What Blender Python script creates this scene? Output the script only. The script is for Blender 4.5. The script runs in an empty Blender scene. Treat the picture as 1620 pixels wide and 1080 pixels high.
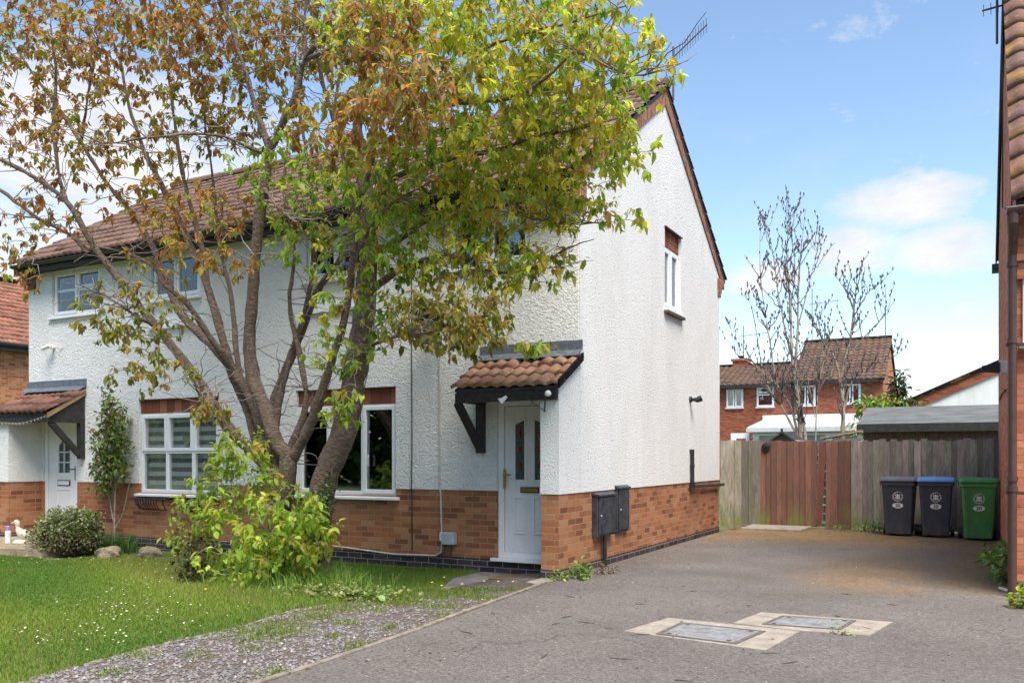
import bpy, math, random
import numpy as np
from mathutils import Vector, Matrix
sc = bpy.context.scene
COL = sc.collection
random.seed(7); RNG = np.random.default_rng(11)
R = math.radians

# ------------------------------------------------------------------ objects
def tag(o, label=None, cat=None, group=None, kind=None):
    if label: o['label'] = label
    if cat: o['category'] = cat
    if group: o['group'] = group
    if kind: o['kind'] = kind
    return o

def empty(name, loc, label=None, cat=None, group=None):
    o = bpy.data.objects.new(name, None); COL.objects.link(o)
    o.location = loc; o.empty_display_size = 0.1
    return tag(o, label, cat, group)

def attach(o, parent):
    o.parent = parent
    root = parent
    while root.parent: root = root.parent
    if parent is root and root.type == 'EMPTY':
        o.matrix_parent_inverse = Matrix.Translation(-Vector(root.location))
    return o

def copy_tree(o, parent=None):
    c = o.copy(); COL.objects.link(c)
    if parent:
        c.parent = parent; c.matrix_parent_inverse = o.matrix_parent_inverse.copy()
    for ch in list(o.children): copy_tree(ch, c)
    return c

def finish(me, name, mats, parent, smooth):
    for m in (mats if isinstance(mats, (list, tuple)) else [mats]): me.materials.append(m)
    if smooth: me.polygons.foreach_set('use_smooth', [True]*len(me.polygons))
    o = bpy.data.objects.new(name, me); COL.objects.link(o)
    if parent: attach(o, parent)
    return o

def box_uv(me):
    n = len(me.loops)
    co = np.empty(len(me.vertices)*3); me.vertices.foreach_get('co', co); co = co.reshape(-1, 3)
    vi = np.empty(n, dtype=np.int32); me.loops.foreach_get('vertex_index', vi)
    nr = np.empty(len(me.polygons)*3); me.polygons.foreach_get('normal', nr); nr = np.abs(nr.reshape(-1, 3))
    tot = np.empty(len(me.polygons), dtype=np.int32); me.polygons.foreach_get('loop_total', tot)
    ax = np.repeat(np.argmax(nr, 1), tot); c = co[vi]
    uv = np.empty((n, 2))
    uv[:, 0] = np.where(ax == 0, c[:, 1], c[:, 0]); uv[:, 1] = np.where(ax == 2, c[:, 1], c[:, 2])
    me.uv_layers.new(name='UVMap').data.foreach_set('uv', uv.astype(np.float32).ravel())

def np_mesh(name, V, F, mats, parent=None, col=None, smooth=False, uv=None):
    """V (n,3); F (m,k) same-size faces; col per vertex (n,3)"""
    me = bpy.data.meshes.new(name); V = np.asarray(V, np.float32); F = np.asarray(F, np.int32)
    me.vertices.add(len(V)); me.vertices.foreach_set('co', V.ravel())
    k = F.shape[1]; me.loops.add(F.size); me.loops.foreach_set('vertex_index', F.ravel())
    me.polygons.add(len(F)); me.polygons.foreach_set('loop_start', np.arange(0, F.size, k, dtype=np.int32))
    me.update(calc_edges=True); me.validate()
    if col is not None:
        a = me.attributes.new('Col', 'FLOAT_COLOR', 'POINT')
        a.data.foreach_set('color', np.c_[col, np.ones(len(V))].astype(np.float32).ravel())
    if uv is None: box_uv(me)
    else:
        me.uv_layers.new(name='UVMap').data.foreach_set('uv', np.asarray(uv, np.float32)[F.ravel()].ravel())
    return finish(me, name, mats, parent, smooth)

class MB:
    """collects shapes; build() links them as one mesh"""
    def __init__(s): s.v = []; s.f = []; s.m = []; s.c = []; s.mi = 0; s.col = (1, 1, 1)
    def face(s, idx): s.f.append(tuple(idx)); s.m.append(s.mi); s.c.append(s.col)
    def poly(s, pts):
        n = len(s.v); s.v += [tuple(p) for p in pts]; s.face(range(n, n+len(pts)))
    def box(s, x0, x1, y0, y1, z0, z1):
        n = len(s.v)
        s.v += [(x0,y0,z0),(x1,y0,z0),(x1,y1,z0),(x0,y1,z0),(x0,y0,z1),(x1,y0,z1),(x1,y1,z1),(x0,y1,z1)]
        for q in ((0,3,2,1),(4,5,6,7),(0,1,5,4),(1,2,6,5),(2,3,7,6),(3,0,4,7)): s.face([n+i for i in q])
    def hexa(s, b, t):
        n = len(s.v); s.v += [tuple(p) for p in b]+[tuple(p) for p in t]; k = len(b)
        s.face([n+i for i in reversed(range(k))]); s.face([n+k+i for i in range(k)])
        for i in range(k): s.face([n+i, n+(i+1) % k, n+k+(i+1) % k, n+k+i])
    def prism(s, pts, ax, a0, a1):
        f = {'x': lambda p, a: (a, p[0], p[1]), 'y': lambda p, a: (p[0], a, p[1]), 'z': lambda p, a: (p[0], p[1], a)}[ax]
        s.hexa([f(p, a0) for p in pts], [f(p, a1) for p in pts])
    def tube(s, pts, rad, n=8, cap=True):
        P = [Vector(p) for p in pts]; k = len(P)
        if not hasattr(rad, '__len__'): rad = [rad]*k
        up = None; base = len(s.v)
        for i, p in enumerate(P):
            t = (P[min(i+1, k-1)]-P[max(i-1, 0)]).normalized()
            if up is None:
                up = Vector((0, 0, 1)) if abs(t.z) < .9 else Vector((1, 0, 0))
            a = t.cross(up).normalized(); up = a.cross(t).normalized()
            for j in range(n):
                q = 2*math.pi*j/n; w = p+(a*math.cos(q)+up*math.sin(q))*rad[i]; s.v.append((w.x, w.y, w.z))
        for i in range(k-1):
            for j in range(n):
                s.face([base+i*n+j, base+i*n+(j+1) % n, base+(i+1)*n+(j+1) % n, base+(i+1)*n+j])
        if cap:
            s.face([base+j for j in reversed(range(n))]); s.face([base+(k-1)*n+j for j in range(n)])
    def lathe(s, c, prof, n=20):
        base = len(s.v)
        for r, z in prof:
            for j in range(n):
                q = 2*math.pi*j/n; s.v.append((c[0]+r*math.cos(q), c[1]+r*math.sin(q), c[2]+z))
        for i in range(len(prof)-1):
            for j in range(n): s.face([base+i*n+j, base+i*n+(j+1) % n, base+(i+1)*n+(j+1) % n, base+(i+1)*n+j])
        s.face([base+j for j in reversed(range(n))]); s.face([base+(len(prof)-1)*n+j for j in range(n)])
    def build(s, name, mats, parent=None, smooth=False, bevel=0):
        me = bpy.data.meshes.new(name); me.from_pydata(s.v, [], s.f); me.update()
        me.polygons.foreach_set('material_index', s.m)
        if any(c != (1, 1, 1) for c in s.c):
            a = me.attributes.new('Col', 'FLOAT_COLOR', 'FACE')
            a.data.foreach_set('color', np.array([(*c, 1) for c in s.c], np.float32).ravel())
        import bmesh
        bm = bmesh.new(); bm.from_mesh(me); bmesh.ops.recalc_face_normals(bm, faces=bm.faces); bm.to_mesh(me); bm.free()
        box_uv(me)
        o = finish(me, name, mats, parent, smooth)
        if bevel:
            b = o.modifiers.new('bevel', 'BEVEL'); b.width = bevel; b.segments = 2; b.limit_method = 'ANGLE'
        return o

def wall(name, u0, u1, z0, z1, d0, d1, holes, mat, parent, axis='x'):
    """upright slab along x (axis x, depth d0..d1 in y) with rectangular openings"""
    us = sorted({u0, u1, *[h[0] for h in holes], *[h[1] for h in holes]}); us = [u for u in us if u0 <= u <= u1]
    zs = sorted({z0, z1, *[h[2] for h in holes], *[h[3] for h in holes]}); zs = [z for z in zs if z0 <= z <= z1]
    def solid(i, j):
        if i < 0 or j < 0 or i >= len(us)-1 or j >= len(zs)-1: return False
        u = (us[i]+us[i+1])/2; z = (zs[j]+zs[j+1])/2
        return not any(h[0] < u < h[1] and h[2] < z < h[3] for h in holes)
    b = MB(); P = (lambda u, d, z: (u, d, z)) if axis == 'x' else (lambda u, d, z: (d, u, z))
    for i in range(len(us)-1):
        for j in range(len(zs)-1):
            if not solid(i, j): continue
            a, c, e, g = us[i], us[i+1], zs[j], zs[j+1]
            b.poly([P(a,d0,e),P(c,d0,e),P(c,d0,g),P(a,d0,g)]); b.poly([P(a,d1,g),P(c,d1,g),P(c,d1,e),P(a,d1,e)])
            if not solid(i-1, j): b.poly([P(a,d0,g),P(a,d1,g),P(a,d1,e),P(a,d0,e)])
            if not solid(i+1, j): b.poly([P(c,d0,e),P(c,d1,e),P(c,d1,g),P(c,d0,g)])
            if not solid(i, j-1): b.poly([P(a,d0,e),P(a,d1,e),P(c,d1,e),P(c,d0,e)])
            if not solid(i, j+1): b.poly([P(a,d0,g),P(c,d0,g),P(c,d1,g),P(a,d1,g)])
    me = bpy.data.meshes.new(name)
    # merge coincident vertices so that normals recalculate consistently
    key = {}; vv = []; ff = []
    for f in b.f:
        q = []
        for i in f:
            k = tuple(round(c, 4) for c in b.v[i])
            if k not in key: key[k] = len(vv); vv.append(k)
            q.append(key[k])
        ff.append(q)
    b.v, b.f = vv, ff
    return b.build(name, mat, parent)

# ------------------------------------------------------------------ materials
def nodes(name):
    m = bpy.data.materials.new(name); m.use_nodes = True
    nt = m.node_tree; return m, nt, nt.nodes['Principled BSDF'], nt.nodes['Material Output']
class NT:
    def __init__(s, nt): s.nt = nt
    def n(s, t, **kw):
        x = s.nt.nodes.new(t)
        for k, v in kw.items():
            if k in x.inputs.keys() and not hasattr(x, k): x.inputs[k].default_value = v
            else: setattr(x, k, v)
        return x
    def l(s, a, b): s.nt.links.new(a, b)
    def noise(s, vec, scale, detail=4, rough=.6, dist=0):
        x = s.n('ShaderNodeTexNoise'); x.inputs['Scale'].default_value = scale; x.inputs['Detail'].default_value = detail
        x.inputs['Roughness'].default_value = rough; x.inputs['Distortion'].default_value = dist
        if vec is not None: s.l(vec, x.inputs['Vector'])
        return x.outputs['Fac']
    def ramp(s, fac, stops, interp='LINEAR'):
        x = s.n('ShaderNodeValToRGB'); x.color_ramp.interpolation = interp; e = x.color_ramp.elements
        while len(e) < len(stops): e.new(.5)
        for q, (p, c) in zip(e, stops): q.position = p; q.color = (*(c if hasattr(c, '__len__') else (c, c, c)), 1)
        s.l(fac, x.inputs['Fac']); return x.outputs['Color']
    def mix(s, fac, a, b, mode='MIX'):
        x = s.n('ShaderNodeMix', data_type='RGBA', blend_type=mode)
        for sock, v in ((x.inputs[0], fac), (x.inputs[6], a), (x.inputs[7], b)):
            if isinstance(v, bpy.types.NodeSocket): s.l(v, sock)
            elif hasattr(v, '__len__'): sock.default_value = (*v, 1)
            else: sock.default_value = v
        return x.outputs[2]
    def math(s, op, a, b=0, c=0):
        x = s.n('ShaderNodeMath', operation=op)
        for sock, v in zip(x.inputs, (a, b, c)):
            if isinstance(v, bpy.types.NodeSocket): s.l(v, sock)
            else: sock.default_value = v
        return x.outputs[0]
    def bump(s, h, strength, dist, bsdf):
        x = s.n('ShaderNodeBump'); x.inputs['Strength'].default_value = strength; x.inputs['Distance'].default_value = dist
        s.l(h, x.inputs['Height']); s.l(x.outputs[0], bsdf.inputs['Normal']); return x
    def obj(s): return s.n('ShaderNodeTexCoord').outputs['Object']
    def uv(s): return s.n('ShaderNodeTexCoord').outputs['UV']
    def pos(s): return s.n('ShaderNodeNewGeometry').outputs['Position']
    def scale(s, vec, v):
        x = s.n('ShaderNodeMapping'); x.inputs['Scale'].default_value = v; s.l(vec, x.inputs['Vector']); return x.outputs[0]
    def colattr(s): return s.n('ShaderNodeAttribute', attribute_name='Col').outputs['Color']

def simple(name, base, rough=.6, var=.15, scale=8, bump=0, bscale=60, metal=0, col=False, spec=.5, stretch=(1, 1, 1), bdist=.01, dark=None):
    m, nt, b, o = nodes(name); t = NT(nt); v = t.scale(t.obj(), stretch)
    f = t.noise(v, scale, 6, .65)
    lo = dark or tuple(c*(1-var*1.6) for c in base); hi = tuple(min(1, c*(1+var)) for c in base)
    c = t.ramp(f, [(.3, lo), (.7, hi)])
    if col: c = t.mix(1.0, c, t.colattr(), 'MULTIPLY')
    t.l(c, b.inputs['Base Color']); b.inputs['Roughness'].default_value = rough; b.inputs['Metallic'].default_value = metal
    b.inputs['Specular IOR Level'].default_value = spec
    if bump: t.bump(t.noise(v, bscale, 6, .7), bump, bdist, b)
    return m

def brick(name, ramp_stops, mortar=(.4, .33, .27), bw=.225, rh=.075, ms=.0055, stain=.25, buff=None):
    m, nt, b, o = nodes(name); t = NT(nt); uv = t.uv()
    x = t.n('ShaderNodeTexBrick'); x.offset = .5
    for k, v in dict(Scale=1.0).items(): x.inputs[k].default_value = v
    x.inputs['Color1'].default_value = (0, 0, 0, 1); x.inputs['Color2'].default_value = (1, 1, 1, 1); x.inputs['Mortar'].default_value = (.5, .5, .5, 1)
    x.inputs['Brick Width'].default_value = bw; x.inputs['Row Height'].default_value = rh; x.inputs['Mortar Size'].default_value = ms
    x.inputs['Mortar Smooth'].default_value = .2; x.inputs['Bias'].default_value = 0
    w = t.n('ShaderNodeVectorMath', operation='ADD'); t.l(uv, w.inputs[0])
    nz = t.n('ShaderNodeTexNoise'); nz.inputs['Scale'].default_value = 14; t.l(uv, nz.inputs['Vector'])
    sc_ = t.n('ShaderNodeVectorMath', operation='SCALE'); sc_.inputs['Scale'].default_value = .006; t.l(nz.outputs['Color'], sc_.inputs[0]); t.l(sc_.outputs[0], w.inputs[1])
    t.l(w.outputs[0], x.inputs['Vector'])
    c = t.ramp(x.outputs['Color'], ramp_stops)
    fine = t.noise(uv, 45, 6, .75); c = t.mix(.55, c, t.ramp(fine, [(.3, .5), (.7, 1.25)]), 'MULTIPLY')
    big = t.noise(uv, .9, 4, .6); c = t.mix(stain, c, t.ramp(big, [(.3, .55), (.7, 1.25)]), 'MULTIPLY')
    if buff: c = t.mix(t.math('MULTIPLY', t.ramp(t.noise(uv, .8, 3, .5), [(.5, 0), (.7, 1)]), .28), c, buff)
    mc = t.mix(.6, mortar, t.ramp(t.noise(uv, 25), [(.3, .6), (.7, 1.1)]), 'MULTIPLY')
    c = t.mix(x.outputs['Fac'], c, mc); t.l(c, b.inputs['Base Color'])
    b.inputs['Roughness'].default_value = .9; b.inputs['Specular IOR Level'].default_value = .25
    h = t.math('ADD', t.math('MULTIPLY', x.outputs['Fac'], -1.0), t.math('MULTIPLY', fine, .5)); t.bump(h, .7, .008, b)
    return m

def render_mat(name, base, scale, dist, stretch=(1, 1, 1), strength=1.0, distort=.4, speck=.5, stain=.45):
    m, nt, b, o = nodes(name); t = NT(nt); p = t.scale(t.pos(), stretch)
    h1 = t.noise(p, scale, 3, .6, distort); h2 = t.noise(p, scale*3.1, 3, .6, 0)
    h = t.math('ADD', t.math('MULTIPLY', h1, 1.0), t.math('MULTIPLY', h2, .35))
    sp = t.ramp(h, [(.46, tuple(c*(1-speck) for c in base)), (.58, base)])
    st = t.noise(t.scale(t.pos(), (1, 1, .35)), 1.3, 5, .65); c = t.mix(stain, sp, t.ramp(st, [(.32, (.66, .64, .58)), (.56, 1.0)]), 'MULTIPLY'); c = t.mix(stain, c, t.ramp(t.noise(t.scale(t.pos(), (5, 5, .22)), 1.6, 5, .7), [(.28, (.70, .68, .62)), (.42, 1.0)]), 'MULTIPLY')
    t.l(c, b.inputs['Base Color']); b.inputs['Roughness'].default_value = .95; b.inputs['Specular IOR Level'].default_value = .15
    t.bump(h, strength, dist, b); return m

def glass(name, tint=(.02, .025, .025), refl=1.0):
    m, nt, b, o = nodes(name); t = NT(nt); nt.nodes.remove(b)
    g = t.n('ShaderNodeBsdfGlossy'); g.inputs['Roughness'].default_value = .01; g.inputs['Color'].default_value = (.95, .97, 1, 1)
    tr = t.n('ShaderNodeBsdfTransparent'); tr.inputs['Color'].default_value = (.93, .95, .94, 1)
    fr = t.n('ShaderNodeFresnel'); fr.inputs['IOR'].default_value = 1.55
    # the pane's slight waviness
    nz = t.n('ShaderNodeBump'); nz.inputs['Strength'].default_value = .04; nz.inputs['Distance'].default_value = .02
    t.l(t.noise(t.obj(), 3, 1), nz.inputs['Height']); t.l(nz.outputs[0], g.inputs['Normal'])
    f2 = t.math('MINIMUM', t.math('ADD', t.math('MULTIPLY', fr.outputs[0], 1.6*refl), .05*refl), 1.0)
    mx = t.n('ShaderNodeMixShader'); t.l(f2, mx.inputs[0]); t.l(tr.outputs[0], mx.inputs[1]); t.l(g.outputs[0], mx.inputs[2]); t.l(mx.outputs[0], o.inputs['Surface'])
    return m

def leaf_mat(name, trans=.4, rough=.45):
    m, nt, b, o = nodes(name); t = NT(nt); c = t.colattr()
    t.l(c, b.inputs['Base Color']); b.inputs['Roughness'].default_value = rough; b.inputs['Specular IOR Level'].default_value = .35
    tr = t.n('ShaderNodeBsdfTranslucent'); t.l(t.mix(1.0, c, (1.5, 1.48, .75), 'MULTIPLY'), tr.inputs['Color'])
    mx = t.n('ShaderNodeMixShader'); mx.inputs[0].default_value = trans
    t.l(b.outputs[0], mx.inputs[1]); t.l(tr.outputs[0], mx.inputs[2]); t.l(mx.outputs[0], o.inputs['Surface']); return m

def bark(name, lo, hi, rings=True):
    m, nt, b, o = nodes(name); t = NT(nt); p = t.pos()
    r = t.noise(t.scale(p, (1, 1, 7)) if rings else t.scale(p, (3, 3, .6)), 15, 5, .7, .15)
    c = t.ramp(r, [(.38, lo), (.50, tuple((a+b)/2.6 for a, b in zip(lo, hi))), (.60, hi), (.70, tuple(min(1, c*1.35) for c in hi))])
    li = t.math('MULTIPLY', t.ramp(t.noise(p, 7, 5, .7), [(.56, 0), (.68, 1)]), .45); c = t.mix(li, c, (.36, .34, .29))
    big = t.noise(p, 4, 4, .6); c = t.mix(.5, c, t.ramp(big, [(.3, (.5, .48, .45)), (.7, (1.15, 1.1, 1.05))]), 'MULTIPLY')
    t.l(c, b.inputs['Base Color']); b.inputs['Roughness'].default_value = .8; t.bump(t.math('ADD', r, t.math('MULTIPLY', t.noise(p, 40), .6)), 1.0, .035, b); return m

# ------------------------------------------------------------------ generators
def tiles(name, x0, x1, A, B, roll, course, mat, parent, amp=.022, step=.03, n=8, seed=0, axis='x', jit=.006):
    """profiled roof tiles between ridge line A=(h,z) and eave line B=(h,z); rolls run down the slope; h is y (axis x) or x (axis y)"""
    rg = np.random.default_rng(seed)
    L = math.hypot(B[0]-A[0], B[1]-A[1]); d = np.array([(B[0]-A[0])/L, (B[1]-A[1])/L]); nn = np.array([-d[1], d[0]])
    if nn[1] < 0: nn = -nn
    rolls = max(1, round((x1-x0)/roll)); nu = rolls*n+1; us = np.linspace(x0, x1, nu); ph = np.linspace(0, rolls, nu)
    prof = amp*np.maximum(0, .5-.5*np.cos(2*np.pi*ph))**.75
    nc = max(1, round(L/course)); V = []; F = []; C = []; tile_id = np.minimum((ph/2).astype(int), rolls//2)
    for c in range(nc):
        tj = rg.normal(0, jit, rolls//2+1)[tile_id]; tc = np.clip(rg.normal(1, .13, (rolls//2+1)), .6, 1.4)[tile_id]; hu = rg.normal(0, .03, rolls//2+1)[tile_id]
        sl = rg.normal(0, jit, rolls//2+1)[tile_id]
        for k, tt in enumerate((0, .5, 1.0, 1.0)):
            s = (c+tt)*L/nc+(sl if tt == 1 else 0)
            h = prof+step*tt+tj if k < 3 else prof*.75-.012
            y = A[0]+d[0]*s+nn[0]*h; z = A[1]+d[1]*s+nn[1]*h
            b = len(V)
            for i in range(nu):
                V.append((us[i], y[i] if hasattr(y, '__len__') else y, z[i]) if axis == 'x' else (y[i], us[i], z[i])); C.append((tc[i]*(1+hu[i]), tc[i], tc[i]*(1-hu[i])))
        b = len(V)-4*nu
        for k in range(3):
            i = np.arange(nu-1); a = b+k*nu+i; F.append(np.c_[a, a+1, a+nu+1, a+nu])
    o = np_mesh(name, np.array(V), np.vstack(F), mat, parent, col=np.array(C), smooth=False); return o

def crom(pts, sub=4):
    P = np.array(pts, float); P = np.vstack([2*P[0]-P[1], P, 2*P[-1]-P[-2]]); out = []
    for i in range(1, len(P)-2):
        for t in np.arange(sub)/sub:
            a, b, c, d = P[i-1], P[i], P[i+1], P[i+2]
            out.append(.5*(2*b+(c-a)*t+(2*a-5*b+4*c-d)*t*t+(3*b-a-3*c+d)*t**3))
    out.append(P[-2]); return np.array(out)

LEAF = np.array([(0,0,0),(-.38,.28,.10),(-.46,.55,.11),(-.24,.82,.06),(0,1,-.02),(.24,.82,.06),(.46,.55,.11),(.38,.28,.10),(0,.3,-.02),(0,.6,-.03)])
LEAFF = np.array([(0,8,1,1),(1,8,9,2),(2,9,3,3),(3,9,4,4),(0,7,8,8),(7,6,9,8),(6,5,9,9),(5,4,9,9)])
def leaves(name, P, D, U, S, W, C, mat, parent=None, curl=.25):
    """P base points, D directions (leaf length), U rough normals, S lengths, W width ratio, C colours"""
    n = len(P); D = D/np.linalg.norm(D, axis=1, keepdims=True)
    X = np.cross(D, U); X /= np.maximum(np.linalg.norm(X, axis=1, keepdims=True), 1e-6); Nn = np.cross(X, D)
    L = LEAF; cu = RNG.uniform(0, curl*2, n)
    v = (P[:, None, :]+S[:, None, None]*(X[:, None, :]*(L[None, :, 0:1]*W)+D[:, None, :]*L[None, :, 1:2]
         + Nn[:, None, :]*(L[None, :, 2:3]-(L[None, :, 1:2]**2)*cu[:, None, None])))
    V = v.reshape(-1, 3); k = len(L)
    tris = []
    for f in LEAFF:
        f = list(dict.fromkeys(f))
        tris.append((f[0], f[1], f[2]));
        if len(f) == 4: tris.append((f[0], f[2], f[3]))
    T = np.array(tris); F = (np.arange(n)[:, None, None]*k+T[None]).reshape(-1, 3)
    return np_mesh(name, V, F, mat, parent, col=np.repeat(C, k, 0), smooth=True, uv=np.zeros((len(V), 2)))

def lines(paths, n):
    """many tubes as arrays: list of (pts (k,3), radii (k,))"""
    V = []; F = []; b = 0
    for P, r in paths:
        k = len(P); T = np.gradient(P, axis=0); T /= np.maximum(np.linalg.norm(T, axis=1, keepdims=True), 1e-9)
        ref = np.array([0, 0, 1.]) if abs(T[:, 2]).mean() < .8 else np.array([1., 0, 0])
        A = np.cross(T, ref); A /= np.maximum(np.linalg.norm(A, axis=1, keepdims=True), 1e-9); B = np.cross(A, T)
        q = 2*np.pi*np.arange(n)/n
        V.append((P[:, None]+r[:, None, None]*(A[:, None]*np.cos(q)[None, :, None]+B[:, None]*np.sin(q)[None, :, None])).reshape(-1, 3))
        i = np.arange(k-1)[:, None]*n; j = np.arange(n)[None]; j2 = (j+1) % n
        F.append((b+np.stack([i+j, i+j2, i+n+j2, i+n+j], -1)).reshape(-1, 4)); b += k*n
    return np.vstack(V), np.vstack(F)
def unit(n, rg=None):
    v = (rg or RNG).normal(size=(n, 3)); return v/np.linalg.norm(v, axis=1, keepdims=True)
CLOUDS = [((-.063, .966, .258), .095, .92), ((-.11, .965, .215), .09, .85), ((-.20, .957, .195), .065, .95), ((-.03, .977, .21), .09, .9), ((-.035, .996, .085), .08, .6), ((-.006, .989, .148), .03, .6), ((-.766, .561, .313), .26, .95), ((-.728, .628, .255), .22, .9), ((-.85, .50, .20), .2, .8)]
SKYMUL = (1.0, 1.0, .96); SKY_STR = .12; EXPO = 1.12
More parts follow.
